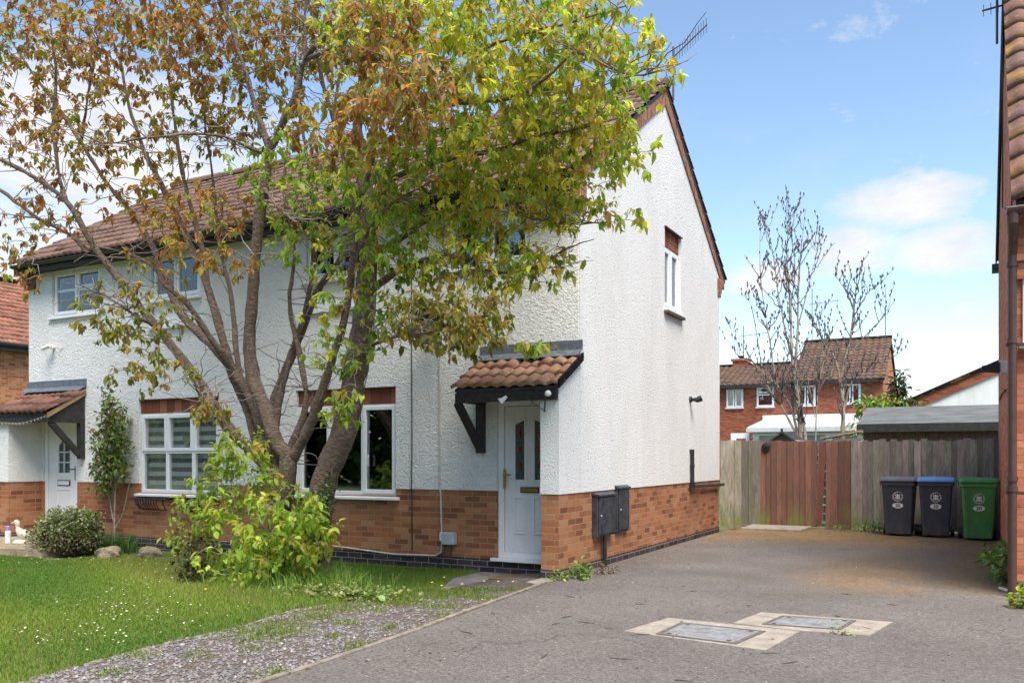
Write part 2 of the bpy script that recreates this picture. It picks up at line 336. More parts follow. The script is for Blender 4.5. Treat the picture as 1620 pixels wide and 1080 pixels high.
# cherry limbs: x, y, z, radius in metres
LIMB_A=[[(-7.593, 8.0, -0.088, 0.2), (-7.531, 8.0, 0.419, 0.18), (-7.46, 8.0, 0.963, 0.17), (-7.45, 8.0, 1.31, 0.16)], [(-7.383, 7.95, 0.889, 0.17), (-7.256, 7.9, 1.357, 0.135), (-7.4, 7.85, 1.6, 0.12), (-7.545, 7.8, 2.012, 0.115), (-7.68, 7.75, 2.379, 0.11), (-7.692, 7.7, 2.786, 0.1), (-7.581, 7.65, 3.376, 0.09), (-7.481, 7.6, 3.896, 0.083), (-7.303, 7.55, 4.55, 0.078), (-7.157, 7.5, 4.945, 0.072)], [(-7.157, 7.5, 4.945, 0.07), (-7.023, 7.48, 5.112, 0.06), (-6.695, 7.4, 5.409, 0.055), (-6.549, 7.35, 5.719, 0.05), (-6.195, 7.2, 5.821, 0.042), (-5.552, 7.0, 5.869, 0.034), (-5.084, 6.9, 5.941, 0.025), (-4.789, 6.8, 6.121, 0.015)], [(-7.157, 7.5, 4.945, 0.06), (-7.245, 7.4, 5.291, 0.042), (-7.341, 7.3, 5.78, 0.036), (-7.426, 7.2, 6.183, 0.03), (-7.469, 7.1, 6.564, 0.022), (-7.462, 7.0, 6.94, 0.014)], [(-7.294, 7.5, 4.931, 0.03), (-7.426, 7.2, 5.004, 0.022), (-7.569, 6.9, 5.003, 0.02), (-8.127, 6.6, 4.96, 0.016), (-8.424, 6.4, 4.89, 0.01), (-8.76, 6.3, 4.894, 0.006)], [(-6.513, 7.35, 5.746, 0.03), (-6.469, 7.3, 6.139, 0.025), (-6.433, 7.3, 6.538, 0.018), (-6.308, 7.3, 6.919, 0.01)], [(-6.495, 7.35, 5.777, 0.035), (-5.839, 7.0, 5.605, 0.03), (-5.409, 6.8, 5.44, 0.027), (-5.122, 6.6, 5.184, 0.022), (-4.667, 6.4, 5.0, 0.018), (-4.336, 6.3, 4.777, 0.012), (-4.04, 6.2, 4.542, 0.007)], [(-7.511, 8.0, 1.116, 0.13), (-7.745, 7.9, 1.41, 0.1), (-7.942, 7.7, 1.687, 0.085), (-8.09, 7.6, 1.932, 0.08), (-8.357, 7.5, 2.365, 0.075), (-8.775, 7.3, 2.953, 0.066), (-9.206, 7.1, 3.537, 0.056), (-9.577, 7.0, 3.999, 0.05), (-9.824, 6.8, 4.535, 0.04), (-10.356, 6.7, 4.906, 0.034), (-10.844, 6.6, 5.151, 0.028), (-11.487, 6.5, 5.411, 0.018)], [(-9.824, 6.8, 4.535, 0.035), (-9.958, 6.8, 4.858, 0.03), (-10.082, 6.8, 5.504, 0.024), (-10.032, 6.8, 6.121, 0.018), (-10.131, 6.8, 6.771, 0.012)], [(-7.46, 8.0, 1.31, 0.12), (-7.839, 8.05, 1.82, 0.095), (-8.135, 8.1, 2.251, 0.085), (-8.634, 8.1, 2.768, 0.078), (-9.286, 8.1, 3.276, 0.07), (-9.613, 8.1, 3.812, 0.058), (-9.812, 8.05, 4.25, 0.05), (-10.141, 8.0, 4.726, 0.044), (-10.516, 7.9, 5.151, 0.038), (-10.953, 7.8, 5.768, 0.034), (-11.444, 7.7, 6.442, 0.03), (-11.747, 7.6, 6.849, 0.025), (-12.158, 7.4, 7.554, 0.018), (-12.44, 7.3, 8.07, 0.012)], [(-8.336, 8.05, 2.521, 0.06), (-8.37, 7.7, 2.914, 0.055), (-8.521, 7.5, 3.287, 0.046), (-8.782, 7.4, 3.511, 0.04), (-8.909, 7.3, 3.754, 0.03), (-9.114, 7.1, 3.891, 0.02), (-9.312, 6.9, 3.932, 0.012)], [(-7.91, 8.2, 1.394, 0.12), (-8.154, 8.25, 1.832, 0.1), (-8.561, 8.3, 2.462, 0.085), (-8.743, 8.3, 2.921, 0.075), (-9.023, 8.3, 3.623, 0.066), (-9.405, 8.3, 4.343, 0.056), (-9.666, 8.25, 4.821, 0.05), (-9.894, 8.2, 5.247, 0.044), (-10.148, 8.2, 5.627, 0.038), (-10.333, 8.1, 6.249, 0.03), (-10.399, 8.0, 6.837, 0.022), (-10.663, 8.0, 7.51, 0.014)], [(-9.023, 8.3, 3.623, 0.05), (-9.117, 8.3, 4.14, 0.045), (-9.381, 8.3, 4.854, 0.04), (-9.552, 8.3, 5.396, 0.035), (-9.688, 8.3, 6.111, 0.028), (-9.85, 8.3, 6.927, 0.02), (-10.002, 8.3, 7.663, 0.012)], [(-7.389, 8.0, 1.272, 0.11), (-7.118, 7.9, 1.478, 0.09), (-6.778, 7.8, 1.873, 0.08), (-6.505, 7.7, 2.309, 0.07), (-6.223, 7.6, 2.76, 0.055), (-6.107, 7.6, 3.172, 0.05), (-5.949, 7.5, 3.623, 0.042), (-5.897, 7.5, 4.098, 0.036), (-5.617, 7.4, 4.57, 0.03), (-5.46, 7.3, 5.041, 0.024), (-5.148, 7.2, 5.458, 0.016), (-5.0, 7.1, 5.826, 0.01)], [(-7.804, 8.2, 1.665, 0.09), (-7.83, 8.25, 2.066, 0.075), (-7.708, 8.3, 2.425, 0.07), (-7.426, 8.3, 2.926, 0.062), (-7.152, 8.3, 3.454, 0.056), (-6.786, 8.3, 3.828, 0.046), (-6.584, 8.3, 4.316, 0.038), (-6.728, 8.3, 4.947, 0.03), (-6.791, 8.2, 5.537, 0.024), (-6.695, 8.2, 6.201, 0.017), (-6.791, 8.2, 6.831, 0.01)], [(-7.303, 7.55, 4.55, 0.03), (-6.854, 7.3, 4.176, 0.02), (-6.397, 7.1, 3.915, 0.012)], [(-8.786, 7.3, 2.969, 0.03), (-8.692, 6.9, 3.059, 0.018), (-8.93, 6.7, 3.271, 0.012), (-9.105, 6.5, 3.385, 0.006)], [(-8.357, 7.5, 2.365, 0.03), (-7.929, 7.2, 2.05, 0.022), (-7.491, 7.0, 1.835, 0.016)], [(-10.844, 6.6, 4.776, 0.03), (-10.23, 6.7, 4.362, 0.03), (-9.883, 6.9, 4.154, 0.03), (-9.685, 7.0, 3.933, 0.04)], [(-10.953, 7.8, 5.768, 0.03), (-10.653, 7.7, 6.34, 0.022), (-10.385, 7.6, 6.758, 0.016), (-10.059, 7.5, 7.227, 0.01)], [(-7.73, 8.1, 1.308, 0.09), (-7.652, 8.15, 2.056, 0.06), (-7.47, 8.2, 2.681, 0.05), (-7.206, 8.2, 3.365, 0.042), (-7.062, 8.15, 4.035, 0.034), (-7.078, 8.1, 4.714, 0.026), (-7.128, 8.0, 5.378, 0.018), (-7.208, 8.0, 6.079, 0.01)], [(-7.947, 8.15, 1.426, 0.08), (-8.258, 8.2, 2.076, 0.055), (-8.464, 8.25, 2.742, 0.045), (-8.606, 8.3, 3.502, 0.04), (-8.836, 8.3, 4.276, 0.034), (-8.821, 8.2, 5.001, 0.026), (-8.863, 8.1, 5.723, 0.018), (-8.81, 8.0, 6.416, 0.01)], [(-7.328, 8.0, 1.464, 0.08), (-7.113, 8.05, 2.036, 0.05), (-7.258, 8.1, 2.659, 0.042), (-7.42, 8.1, 3.289, 0.036), (-7.338, 8.1, 3.902, 0.03), (-7.409, 8.0, 4.581, 0.022), (-7.358, 8.0, 5.265, 0.014)], [(-6.024, 7.55, 3.365, 0.04), (-5.82, 7.5, 3.746, 0.03), (-5.437, 7.4, 4.01, 0.022), (-4.985, 7.3, 4.117, 0.014), (-4.617, 7.2, 4.161, 0.008)]]
LIMB_B=[[(-6.932, 8.0, -0.044, 0.23), (-6.913, 8.0, 0.296, 0.21), (-6.855, 8.0, 0.824, 0.195), (-6.72, 8.0, 1.276, 0.185), (-6.501, 8.02, 1.721, 0.175), (-6.385, 8.05, 2.31, 0.165), (-6.307, 8.08, 2.825, 0.155), (-6.258, 8.1, 3.266, 0.145), (-6.24, 8.1, 3.729, 0.135), (-6.213, 8.1, 4.218, 0.12), (-6.268, 8.1, 4.594, 0.1), (-6.351, 8.1, 4.902, 0.085), (-6.369, 8.1, 5.349, 0.07), (-6.163, 8.0, 5.786, 0.055), (-5.984, 8.0, 6.254, 0.04), (-5.895, 8.0, 6.736, 0.025)], [(-6.222, 8.1, 3.778, 0.09), (-6.021, 8.05, 4.253, 0.08), (-5.877, 8.0, 4.544, 0.07), (-5.666, 7.9, 4.871, 0.058), (-5.409, 7.8, 5.078, 0.05), (-4.92, 7.6, 5.038, 0.042), (-4.44, 7.4, 4.946, 0.036), (-3.834, 7.2, 4.786, 0.028), (-3.474, 7.1, 4.835, 0.02), (-3.164, 7.0, 4.946, 0.014), (-2.982, 7.0, 5.183, 0.008)], [(-4.92, 7.6, 5.038, 0.03), (-4.521, 7.4, 5.214, 0.026), (-4.173, 7.3, 5.379, 0.02), (-3.575, 7.2, 5.351, 0.016), (-3.086, 7.1, 5.308, 0.012), (-2.63, 7.0, 5.263, 0.007)], [(-6.346, 8.0, 2.305, 0.05), (-6.036, 7.8, 2.56, 0.03), (-5.61, 7.5, 2.64, 0.022), (-5.063, 7.3, 2.647, 0.016), (-4.617, 7.2, 2.667, 0.01), (-4.267, 7.1, 2.751, 0.006)], [(-6.149, 8.1, 3.77, 0.06), (-5.863, 8.2, 3.905, 0.048), (-5.428, 8.2, 4.104, 0.038), (-5.026, 8.2, 4.15, 0.03), (-4.727, 8.2, 4.103, 0.026), (-4.367, 8.2, 4.116, 0.022), (-4.139, 8.2, 4.118, 0.018), (-3.946, 8.2, 4.177, 0.014), (-3.52, 8.1, 4.186, 0.008)], [(-4.313, 8.2, 4.095, 0.016), (-4.117, 8.2, 3.941, 0.013), (-3.924, 8.2, 3.869, 0.011), (-3.677, 8.2, 3.825, 0.009), (-3.285, 8.2, 3.782, 0.005)], [(-6.194, 8.1, 3.334, 0.055), (-5.72, 8.0, 3.488, 0.042), (-5.229, 7.9, 3.558, 0.034), (-4.826, 7.9, 3.548, 0.026), (-4.6, 7.9, 3.404, 0.02), (-4.372, 7.9, 3.321, 0.016), (-3.988, 7.9, 3.328, 0.012), (-3.598, 7.9, 3.484, 0.008), (-3.298, 7.9, 3.538, 0.005)], [(-5.877, 8.0, 4.544, 0.045), (-5.395, 7.9, 4.582, 0.036), (-4.843, 7.8, 4.566, 0.03), (-4.254, 7.7, 4.537, 0.024), (-3.824, 7.7, 4.59, 0.018), (-3.413, 7.7, 4.58, 0.012), (-3.02, 7.7, 4.6, 0.007)], [(-6.369, 8.1, 5.349, 0.05), (-5.807, 8.0, 5.57, 0.04), (-5.312, 7.9, 5.71, 0.032), (-4.843, 7.8, 5.904, 0.024), (-4.476, 7.7, 6.101, 0.016), (-4.254, 7.7, 6.366, 0.01)], [(-6.231, 8.1, 4.22, 0.05), (-6.504, 8.2, 4.957, 0.045), (-6.791, 8.2, 5.461, 0.038), (-6.901, 8.1, 5.902, 0.03), (-6.913, 8.0, 6.393, 0.02), (-6.932, 8.0, 6.849, 0.012)], [(-3.575, 7.2, 5.351, 0.014), (-3.067, 7.2, 5.007, 0.012), (-2.647, 7.2, 4.749, 0.009), (-2.359, 7.2, 4.744, 0.005)]]
BLOB_A=[(-10.54, 6.9, 6.67, 1.56, 1.0, 0.73, 95, 0), (-8.99, 7.0, 6.44, 1.59, 1.2, 0.61, 120, 0), (-8.58, 8.1, 6.9, 1.59, 0.8, 0.65, 125, 0), (-7.09, 8.2, 6.59, 1.3, 0.8, 0.58, 110, 1), (-4.23, 6.0, 4.45, 0.48, 0.4, 0.37, 42, 5), (-5.03, 6.2, 4.4, 0.58, 0.5, 0.4, 40, 5), (-10.38, 6.8, 5.44, 1.15, 0.8, 0.48, 34, 0), (-9.57, 7.0, 5.09, 1.19, 0.9, 0.47, 30, 0), (-9.16, 7.9, 5.79, 1.3, 0.9, 0.66, 62, 1), (-8.23, 8.3, 6.08, 1.1, 0.7, 0.57, 60, 1), (-9.95, 6.6, 4.3, 1.1, 0.4, 0.38, 14, 0), (-10.26, 6.4, 3.72, 0.5, 0.4, 0.46, 8, 0), (-8.22, 7.0, 4.28, 0.95, 0.7, 0.37, 34, 0), (-8.55, 6.7, 3.02, 1.02, 0.4, 0.44, 34, 4), (-7.81, 7.0, 3.65, 0.91, 0.7, 0.29, 20, 0), (-8.18, 6.7, 2.35, 0.83, 0.3, 0.28, 14, 4), (-6.85, 7.6, 4.69, 0.85, 0.7, 0.58, 45, 2), (-8.03, 8.1, 4.46, 0.65, 0.4, 0.48, 14, 0), (-12.31, 6.8, 6.33, 1.5, 1.0, 1.29, 60, 0), (-8.59, 7.6, 7.55, 3.4, 1.2, 0.47, 120, 0), (-7.5, 6.9, 1.92, 0.39, 0.2, 0.14, 7, 4), (-6.74, 7.8, 3.77, 0.57, 0.6, 0.44, 16, 2), (-4.79, 6.4, 5.23, 0.64, 0.5, 0.35, 45, 5)]
BLOB_B=[(-4.75, 7.4, 5.64, 1.29, 1.3, 0.58, 200, 6), (-3.62, 7.3, 5.35, 0.8, 1.1, 0.51, 120, 6), (-2.84, 7.1, 5.03, 0.51, 0.8, 0.39, 40, 6), (-2.41, 7.1, 4.72, 0.2, 0.5, 0.27, 9, 6), (-4.42, 7.6, 4.76, 1.19, 1.1, 0.55, 210, 6), (-3.48, 7.7, 4.68, 0.64, 0.8, 0.46, 90, 6), (-3.0, 7.8, 4.51, 0.35, 0.5, 0.33, 17, 6), (-5.41, 7.8, 4.38, 0.92, 0.9, 0.52, 110, 2), (-4.5, 8.0, 4.17, 0.96, 0.8, 0.44, 105, 6), (-3.66, 8.1, 4.08, 0.57, 0.6, 0.36, 36, 6), (-3.15, 8.2, 3.84, 0.3, 0.3, 0.16, 7, 6), (-3.04, 8.0, 4.27, 0.33, 0.3, 0.19, 7, 6), (-5.66, 7.8, 3.65, 0.85, 0.8, 0.45, 58, 2), (-4.59, 7.9, 3.42, 0.81, 0.6, 0.37, 66, 6), (-3.83, 8.0, 3.36, 0.39, 0.4, 0.29, 12, 6), (-5.87, 7.4, 2.92, 0.64, 0.5, 0.41, 22, 2), (-4.33, 7.2, 2.71, 0.46, 0.4, 0.37, 56, 4), (-4.95, 7.3, 2.77, 0.42, 0.5, 0.29, 24, 4), (-3.94, 7.8, 2.52, 0.25, 0.2, 0.06, 5, 6), (-5.67, 7.0, 1.94, 0.33, 0.25, 0.23, 9, 3), (-6.91, 8.0, 4.36, 0.78, 0.5, 0.45, 26, 2), (-4.43, 7.5, 6.38, 1.94, 1.2, 0.38, 110, 6), (-5.88, 7.2, 2.49, 0.51, 0.3, 0.23, 10, 2)]
BLOB_S=[(-7.38, 7.3, 1.35, 0.59, 0.35, 0.43, 44, 3), (-7.83, 7.2, 0.84, 0.56, 0.35, 0.37, 34, 3), (-6.58, 7.1, 0.74, 0.68, 0.4, 0.41, 60, 3), (-6.94, 7.0, 0.32, 0.79, 0.45, 0.28, 48, 3), (-6.31, 7.2, 0.54, 0.44, 0.3, 0.34, 30, 3), (-8.26, 7.9, 1.03, 0.54, 0.3, 0.32, 20, 2), (-8.25, 7.3, 0.37, 0.32, 0.3, 0.23, 12, 2)]
BARE_1=[[(-4.23, 25.0, 1.53, 0.13), (-4.26, 25.0, 1.97, 0.12), (-4.33, 25.0, 2.85, 0.1), (-4.48, 25.0, 4.27, 0.08), (-4.53, 25.0, 5.68, 0.06), (-4.62, 25.0, 7.11, 0.035), (-4.5, 25.0, 8.33, 0.012)], [(-4.09, 25.0, 1.53, 0.11), (-4.13, 25.0, 1.97, 0.1), (-4.38, 25.0, 3.56, 0.08), (-4.33, 25.0, 4.96, 0.06), (-4.28, 25.0, 6.72, 0.035), (-4.11, 25.0, 8.27, 0.012)], [(-4.02, 25.0, 1.79, 0.08), (-4.45, 25.0, 2.59, 0.065), (-4.88, 25.0, 3.4, 0.055), (-5.08, 25.0, 4.66, 0.04), (-5.35, 25.0, 6.47, 0.022), (-5.35, 25.0, 8.17, 0.01)], [(-4.33, 25.0, 1.97, 0.06), (-4.79, 25.0, 2.87, 0.05), (-5.22, 25.0, 3.59, 0.04), (-5.54, 25.0, 5.41, 0.025), (-5.76, 25.0, 6.06, 0.01)], [(-4.53, 25.0, 4.27, 0.05), (-4.84, 25.0, 5.89, 0.035), (-5.01, 25.0, 7.15, 0.02), (-5.29, 25.0, 8.34, 0.008)], [(-4.33, 25.0, 4.96, 0.04), (-3.99, 25.0, 6.34, 0.022), (-3.69, 25.0, 7.49, 0.008)], [(-4.5, 25.0, 5.68, 0.04), (-4.4, 25.0, 6.73, 0.03), (-4.57, 25.0, 7.98, 0.012), (-4.57, 25.0, 8.58, 0.006)], [(-4.88, 25.0, 3.4, 0.04), (-5.58, 25.0, 4.06, 0.03), (-6.03, 25.0, 4.35, 0.015), (-6.21, 25.0, 5.28, 0.008)]]
BARE_2=[[(-3.23, 25.5, 1.53, 0.13), (-3.21, 25.5, 1.97, 0.12), (-3.2, 25.5, 2.85, 0.1), (-3.26, 25.5, 3.55, 0.085), (-3.05, 25.5, 4.5, 0.06), (-2.9, 25.5, 5.63, 0.045), (-2.84, 25.5, 6.49, 0.012)], [(-3.26, 25.5, 3.5, 0.07), (-3.45, 25.5, 4.23, 0.05), (-3.66, 25.5, 4.49, 0.04), (-3.87, 25.5, 5.0, 0.025), (-4.07, 25.5, 5.37, 0.01)], [(-3.02, 25.5, 4.24, 0.04), (-2.61, 25.5, 4.74, 0.03), (-2.16, 25.5, 5.22, 0.015), (-2.1, 25.5, 5.56, 0.006)], [(-2.92, 25.5, 5.28, 0.03), (-2.55, 25.5, 5.91, 0.02), (-2.26, 25.5, 6.12, 0.008)], [(-3.18, 25.5, 2.67, 0.05), (-2.94, 25.5, 3.54, 0.04), (-2.37, 25.5, 3.86, 0.025), (-1.82, 25.5, 4.17, 0.008)], [(-2.9, 25.5, 5.45, 0.03), (-3.18, 25.5, 6.09, 0.02), (-3.46, 25.5, 6.52, 0.008)], [(-3.43, 25.5, 4.23, 0.03), (-3.56, 25.5, 3.56, 0.02), (-3.77, 25.5, 4.63, 0.02), (-3.93, 25.5, 5.71, 0.008)]]
BARE_3=[[(-3.83, 24.6, 1.53, 0.05), (-3.76, 24.6, 2.82, 0.04), (-3.68, 24.6, 3.5, 0.03), (-3.55, 24.6, 4.17, 0.015), (-3.47, 24.6, 4.85, 0.006)], [(-3.8, 24.6, 2.47, 0.03), (-3.96, 24.6, 3.34, 0.02), (-4.09, 24.6, 4.03, 0.008)]]
# ================================================================== camera, light, sky
YAW = R(28.08)
cam = bpy.data.cameras.new('camera'); co = bpy.data.objects.new('camera', cam); COL.objects.link(co); sc.camera = co
cam.sensor_width = 36; cam.lens = 36*1370/1620; cam.shift_y = 182/1620; cam.clip_end = 2000
co.location = (0, 0, 1.41); co.rotation_euler = (R(90), 0, YAW)
SUN_EL, SUN_A = R(60), R(46)          # sun to the right of the fronts and a little before them
sd = Vector((math.cos(SUN_A)*math.cos(SUN_EL), -math.sin(SUN_A)*math.cos(SUN_EL), math.sin(SUN_EL)))
sl = bpy.data.lights.new('sun', 'SUN'); so = bpy.data.objects.new('sun', sl); COL.objects.link(so)
sl.energy = 3.5; sl.angle = R(36); sl.color = (1, .93, .84); so.rotation_euler = sd.to_track_quat('Z', 'Y').to_euler(); so.location = (20, -10, 30)
w = bpy.data.worlds.new('World'); sc.world = w; w.use_nodes = True; t = NT(w.node_tree); bg = w.node_tree.nodes['Background']
sky = t.n('ShaderNodeTexSky', sky_type='NISHITA'); sky.sun_disc = False; sky.sun_elevation = SUN_EL; sky.sun_rotation = R(90)+SUN_A
sky.air_density = 1.0; sky.dust_density = .0; sky.ozone_density = 1.3; sky.altitude = 100
gen = t.n('ShaderNodeTexCoord').outputs['Generated']
warp = t.scale(gen, (1, 1, 1.9))
cn = t.noise(warp, 12, 9, .66, .25); fac = None
for c, rad, amt in CLOUDS:
    s = t.n('ShaderNodeVectorMath', operation='SUBTRACT'); s.inputs[1].default_value = c; t.l(gen, s.inputs[0])
    k = t.n('ShaderNodeVectorMath', operation='MULTIPLY'); k.inputs[1].default_value = (1, 1, 2.1); t.l(s.outputs[0], k.inputs[0])
    ln = t.n('ShaderNodeVectorMath', operation='LENGTH'); t.l(k.outputs[0], ln.inputs[0])
    mr = t.n('ShaderNodeMapRange', interpolation_type='SMOOTHSTEP'); t.l(ln.outputs['Value'], mr.inputs['Value'])
    mr.inputs['From Min'].default_value = rad; mr.inputs['From Max'].default_value = rad*.15; mr.inputs['To Max'].default_value = amt
    fac = mr.outputs[0] if fac is None else t.math('MAXIMUM', fac, mr.outputs[0])
dens = t.math('ADD', t.math('MULTIPLY', fac, .62), t.math('MULTIPLY', t.math('SUBTRACT', cn, .5), 1.1))
thin = t.math('MULTIPLY', t.ramp(t.noise(t.scale(gen, (1, 1, 3)), 3.5, 7, .6, .5), [(.5, 0), (.85, 1)]), .16)
mask = t.math('MAXIMUM', t.ramp(dens, [(.12, 0), (.28, .5), (.5, .95)]), thin)
csh = t.ramp(t.noise(warp, 14, 5, .6), [(.3, (3.2, 3.3, 3.55)), (.62, (3.95, 3.9, 3.9))])
t.l(t.mix(mask, t.mix(1.0, sky.outputs[0], SKYMUL, 'MULTIPLY'), csh), bg.inputs['Color']); bg.inputs['Strength'].default_value = SKY_STR
vs = sc.view_settings; vs.view_transform = 'Standard'; vs.look = 'None'; vs.exposure = EXPO; vs.gamma = 1

# ================================================================== materials
BR_MAIN = brick('orange_brick', [(0, (.19, .068, .034)), (.15, (.26, .095, .045)), (.4, (.36, .132, .054)), (.75, (.41, .165, .070)), (1, (.42, .21, .11))], mortar=(.37, .26, .18), ms=.0052, buff=(.48, .28, .14))
BR_RED = brick('red_brick', [(0, (.36, .11, .06)), (.4, (.50, .165, .088)), (.8, (.56, .20, .105)), (1, (.62, .27, .14))], mortar=(.30, .17, .11))
BR_FAR = brick('far_red_brick', [(0, (.22, .055, .03)), (.4, (.31, .088, .045)), (1, (.38, .13, .07))], mortar=(.3, .15, .1))
BR_ORANGE = brick('bright_orange_brick', [(0, (.3, .09, .03)), (.4, (.45, .16, .06)), (1, (.55, .25, .11))])
BR_ENG = brick('engineering_brick', [(0, (.028, .024, .03)), (.5, (.05, .042, .05)), (1, (.085, .065, .07))], mortar=(.33, .27, .22))
TILEHANG = brick('soldier_tile', [(0, (.17, .055, .03)), (.5, (.27, .09, .045)), (1, (.36, .14, .075))], mortar=(.10, .045, .03), bw=.17, rh=.5, ms=.006)
RENDER_F = render_mat('dragged_render', (.86, .86, .85), 15, .042, (1, 1, 1.5), 1.0, 1.6, .10, .14)
RENDER_G = render_mat('pebbledash_render', (.82, .815, .79), 52, .016, (1, 1, 1), 1.0, .3, .50, .24)
UPVC = simple('white_upvc', (.78, .79, .80), .32, .04, 5)
DOORW = simple('white_door_panel', (.74, .75, .77), .35, .05, 5)
GLASS = glass('window_glass', refl=.8); GLASSB = glass('blind_window_glass', refl=.3); GLASSD = glass('far_window_glass', refl=1.0)
BLACKW = simple('black_stained_timber', (.028, .026, .026), .65, .4, 12, .3, 40)
BLACKP = simple('black_plastic', (.02, .02, .022), .4, .2, 10)
METERB = simple('weathered_black_box', (.045, .047, .055), .5, .45, 9, .1, 30)
BROWNP = simple('brown_plastic', (.075, .038, .03), .38, .15, 10)
LEAD = simple('lead_flashing', (.15, .17, .20), .5, .3, 14, .15, 30, metal=.2)
BRASS = simple('brass', (.55, .36, .10), .35, .15, 20, metal=.8)
ALU = simple('aluminium', (.45, .47, .5), .4, .15, 20, metal=.7)
DARKM = simple('dark_metal', (.08, .085, .1), .5, .2, 20, metal=.4)
GREYP = simple('grey_plastic', (.42, .45, .48), .5, .1, 10)
WHITEP = simple('white_plastic', (.75, .75, .74), .4, .08, 10)
CURT = simple('striped_blind', (.42, .43, .42), .9, .1, 30)
NET = simple('pale_curtain', (.5, .56, .64), .9, .2, 12)
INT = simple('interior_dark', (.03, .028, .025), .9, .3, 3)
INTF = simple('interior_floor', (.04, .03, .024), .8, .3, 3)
WOODP = simple('bare_pine', (.40, .24, .12), .7, .25, 5, .2, 30, stretch=(6, 1, 1))
CONC = simple('concrete', (.33, .28, .225), .95, .22, 7, .5, 90, bdist=.006)
CONCD = simple('concrete_path', (.22, .20, .185), .95, .25, 5, .4, 70, bdist=.006)
STONE = simple('sandstone', (.34, .26, .17), .95, .3, 6, .8, 20, bdist=.02)
CREAM = simple('cream_stone', (.62, .56, .44), .85, .15, 14, .2, 40)

def tile_mat(name, base, lichen, amt=.35, moss=None):
    m, nt, b, o = nodes(name); q = NT(nt); p = q.pos()
    c = q.ramp(q.noise(p, 7, 6, .7), [(.3, tuple(x*.62 for x in base)), (.7, tuple(x*1.25 for x in base))])
    c = q.mix(1.0, c, q.colattr(), 'MULTIPLY')
    c = q.mix(q.math('MULTIPLY', q.ramp(q.noise(p, 22, 5, .7), [(.56, 0), (.68, 1)]), amt), c, lichen)
    if moss: c = q.mix(q.math('MULTIPLY', q.ramp(q.noise(p, 2.2, 4, .6), [(.52, 0), (.66, 1)]), .55), c, moss)
    q.l(c, b.inputs['Base Color']); b.inputs['Roughness'].default_value = .85; b.inputs['Specular IOR Level'].default_value = .25
    q.bump(q.noise(p, 60, 4, .7), .4, .006, b); return m
TILE_MAIN = tile_mat('brown_tile', (.165, .100, .076), (.22, .15, .10))
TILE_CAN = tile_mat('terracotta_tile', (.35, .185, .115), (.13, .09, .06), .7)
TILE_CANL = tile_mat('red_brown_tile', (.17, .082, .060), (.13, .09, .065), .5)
TILE_FAR = tile_mat('far_brown_tile', (.115, .070, .055), (.2, .13, .09), .35, (.2, .12, .04))
TILE_RED = tile_mat('red_tile', (.23, .10, .065), (.16, .1, .07), .4)
TILE_R = tile_mat('mossy_brown_tile', (.18, .10, .08), (.45, .26, .03), .6, (.42, .25, .02))

# ================================================================== ground
def gz(x, y):
    s = np.clip((np.asarray(y, float)-6)/3, 0, 1); s = s*s*(3-2*s); b = np.clip((-np.asarray(x, float)-4.6)/1.0, 0, 1)
    return -.012-(.088*s)*b+.012*np.sin(x*2.1+y*1.3)*b*np.clip((9.3-np.asarray(y, float)), 0, 1)
def sheet(name, poly, z, mat, res=None, zf=None, parent=None):
    b = MB()
    if zf is None: b.poly([(x, y, z) for x, y in poly]); o = b.build(name, mat, parent)
    return tag(o, kind='structure')

# asphalt, with moss along the fence and damp patches
m, nt, b_, o_ = nodes('asphalt'); t = NT(nt); p = t.pos()
sp = t.math('ADD', t.math('MULTIPLY', t.noise(p, 62, 3, .8), .6), t.math('MULTIPLY', t.noise(p, 24, 4, .75), .4)); c = t.ramp(sp, [(.36, (.058, .051, .047)), (.5, (.150, .133, .120)), (.58, (.208, .185, .168)), (.68, (.40, .36, .33))])
c = t.mix(.55, c, t.ramp(t.noise(p, .8, 5, .6), [(.3, (.62, .60, .58)), (.7, (1.18, 1.15, 1.14))]), 'MULTIPLY')
c = t.mix(.5, c, t.ramp(t.noise(p, 6, 5, .7), [(.3, (.7, .68, .66)), (.7, 1.15)]), 'MULTIPLY')
sx = t.n('ShaderNodeSeparateXYZ'); t.l(p, sx.inputs[0])
def band(v, a, b): 
    x = t.n('ShaderNodeMapRange', interpolation_type='SMOOTHSTEP'); t.l(v, x.inputs[0]); x.inputs[1].default_value = a; x.inputs[2].default_value = b; return x.outputs[0]
m1 = t.math('MAXIMUM', band(sx.outputs[1], 13.4, 16.2), t.math('MULTIPLY', band(sx.outputs[0], -.75, .15), band(sx.outputs[1], 9.5, 11.5)))
mid = t.math('MULTIPLY', t.math('MULTIPLY', band(sx.outputs[0], -2.2, -1.2), band(sx.outputs[0], -.2, -.7)), t.math('MULTIPLY', band(sx.outputs[1], 9, 10.5), band(sx.outputs[1], 15, 12)))
m1 = t.math('MAXIMUM', m1, t.math('MULTIPLY', mid, .55))
mm = t.math('MULTIPLY', m1, t.ramp(t.noise(p, 1.1, 6, .7), [(.33, 0), (.46, 1)])); mm = t.math('MULTIPLY', mm, t.ramp(t.noise(p, 25, 4, .7), [(.3, .25), (.6, .95)]))
c = t.mix(mm, c, t.ramp(t.noise(p, 12, 4, .7), [(.3, (.17, .08, .02)), (.6, (.37, .21, .05))]))
damp = t.math('MULTIPLY', t.math('MULTIPLY', band(sx.outputs[1], 8.2, 10.5), t.ramp(t.noise(p, .55, 4, .55), [(.40, 0), (.60, 1)])), .45)
c = t.mix(damp, c, (.085, .072, .060))
ck = t.n('ShaderNodeTexVoronoi', feature='DISTANCE_TO_EDGE'); ck.inputs['Scale'].default_value = .55
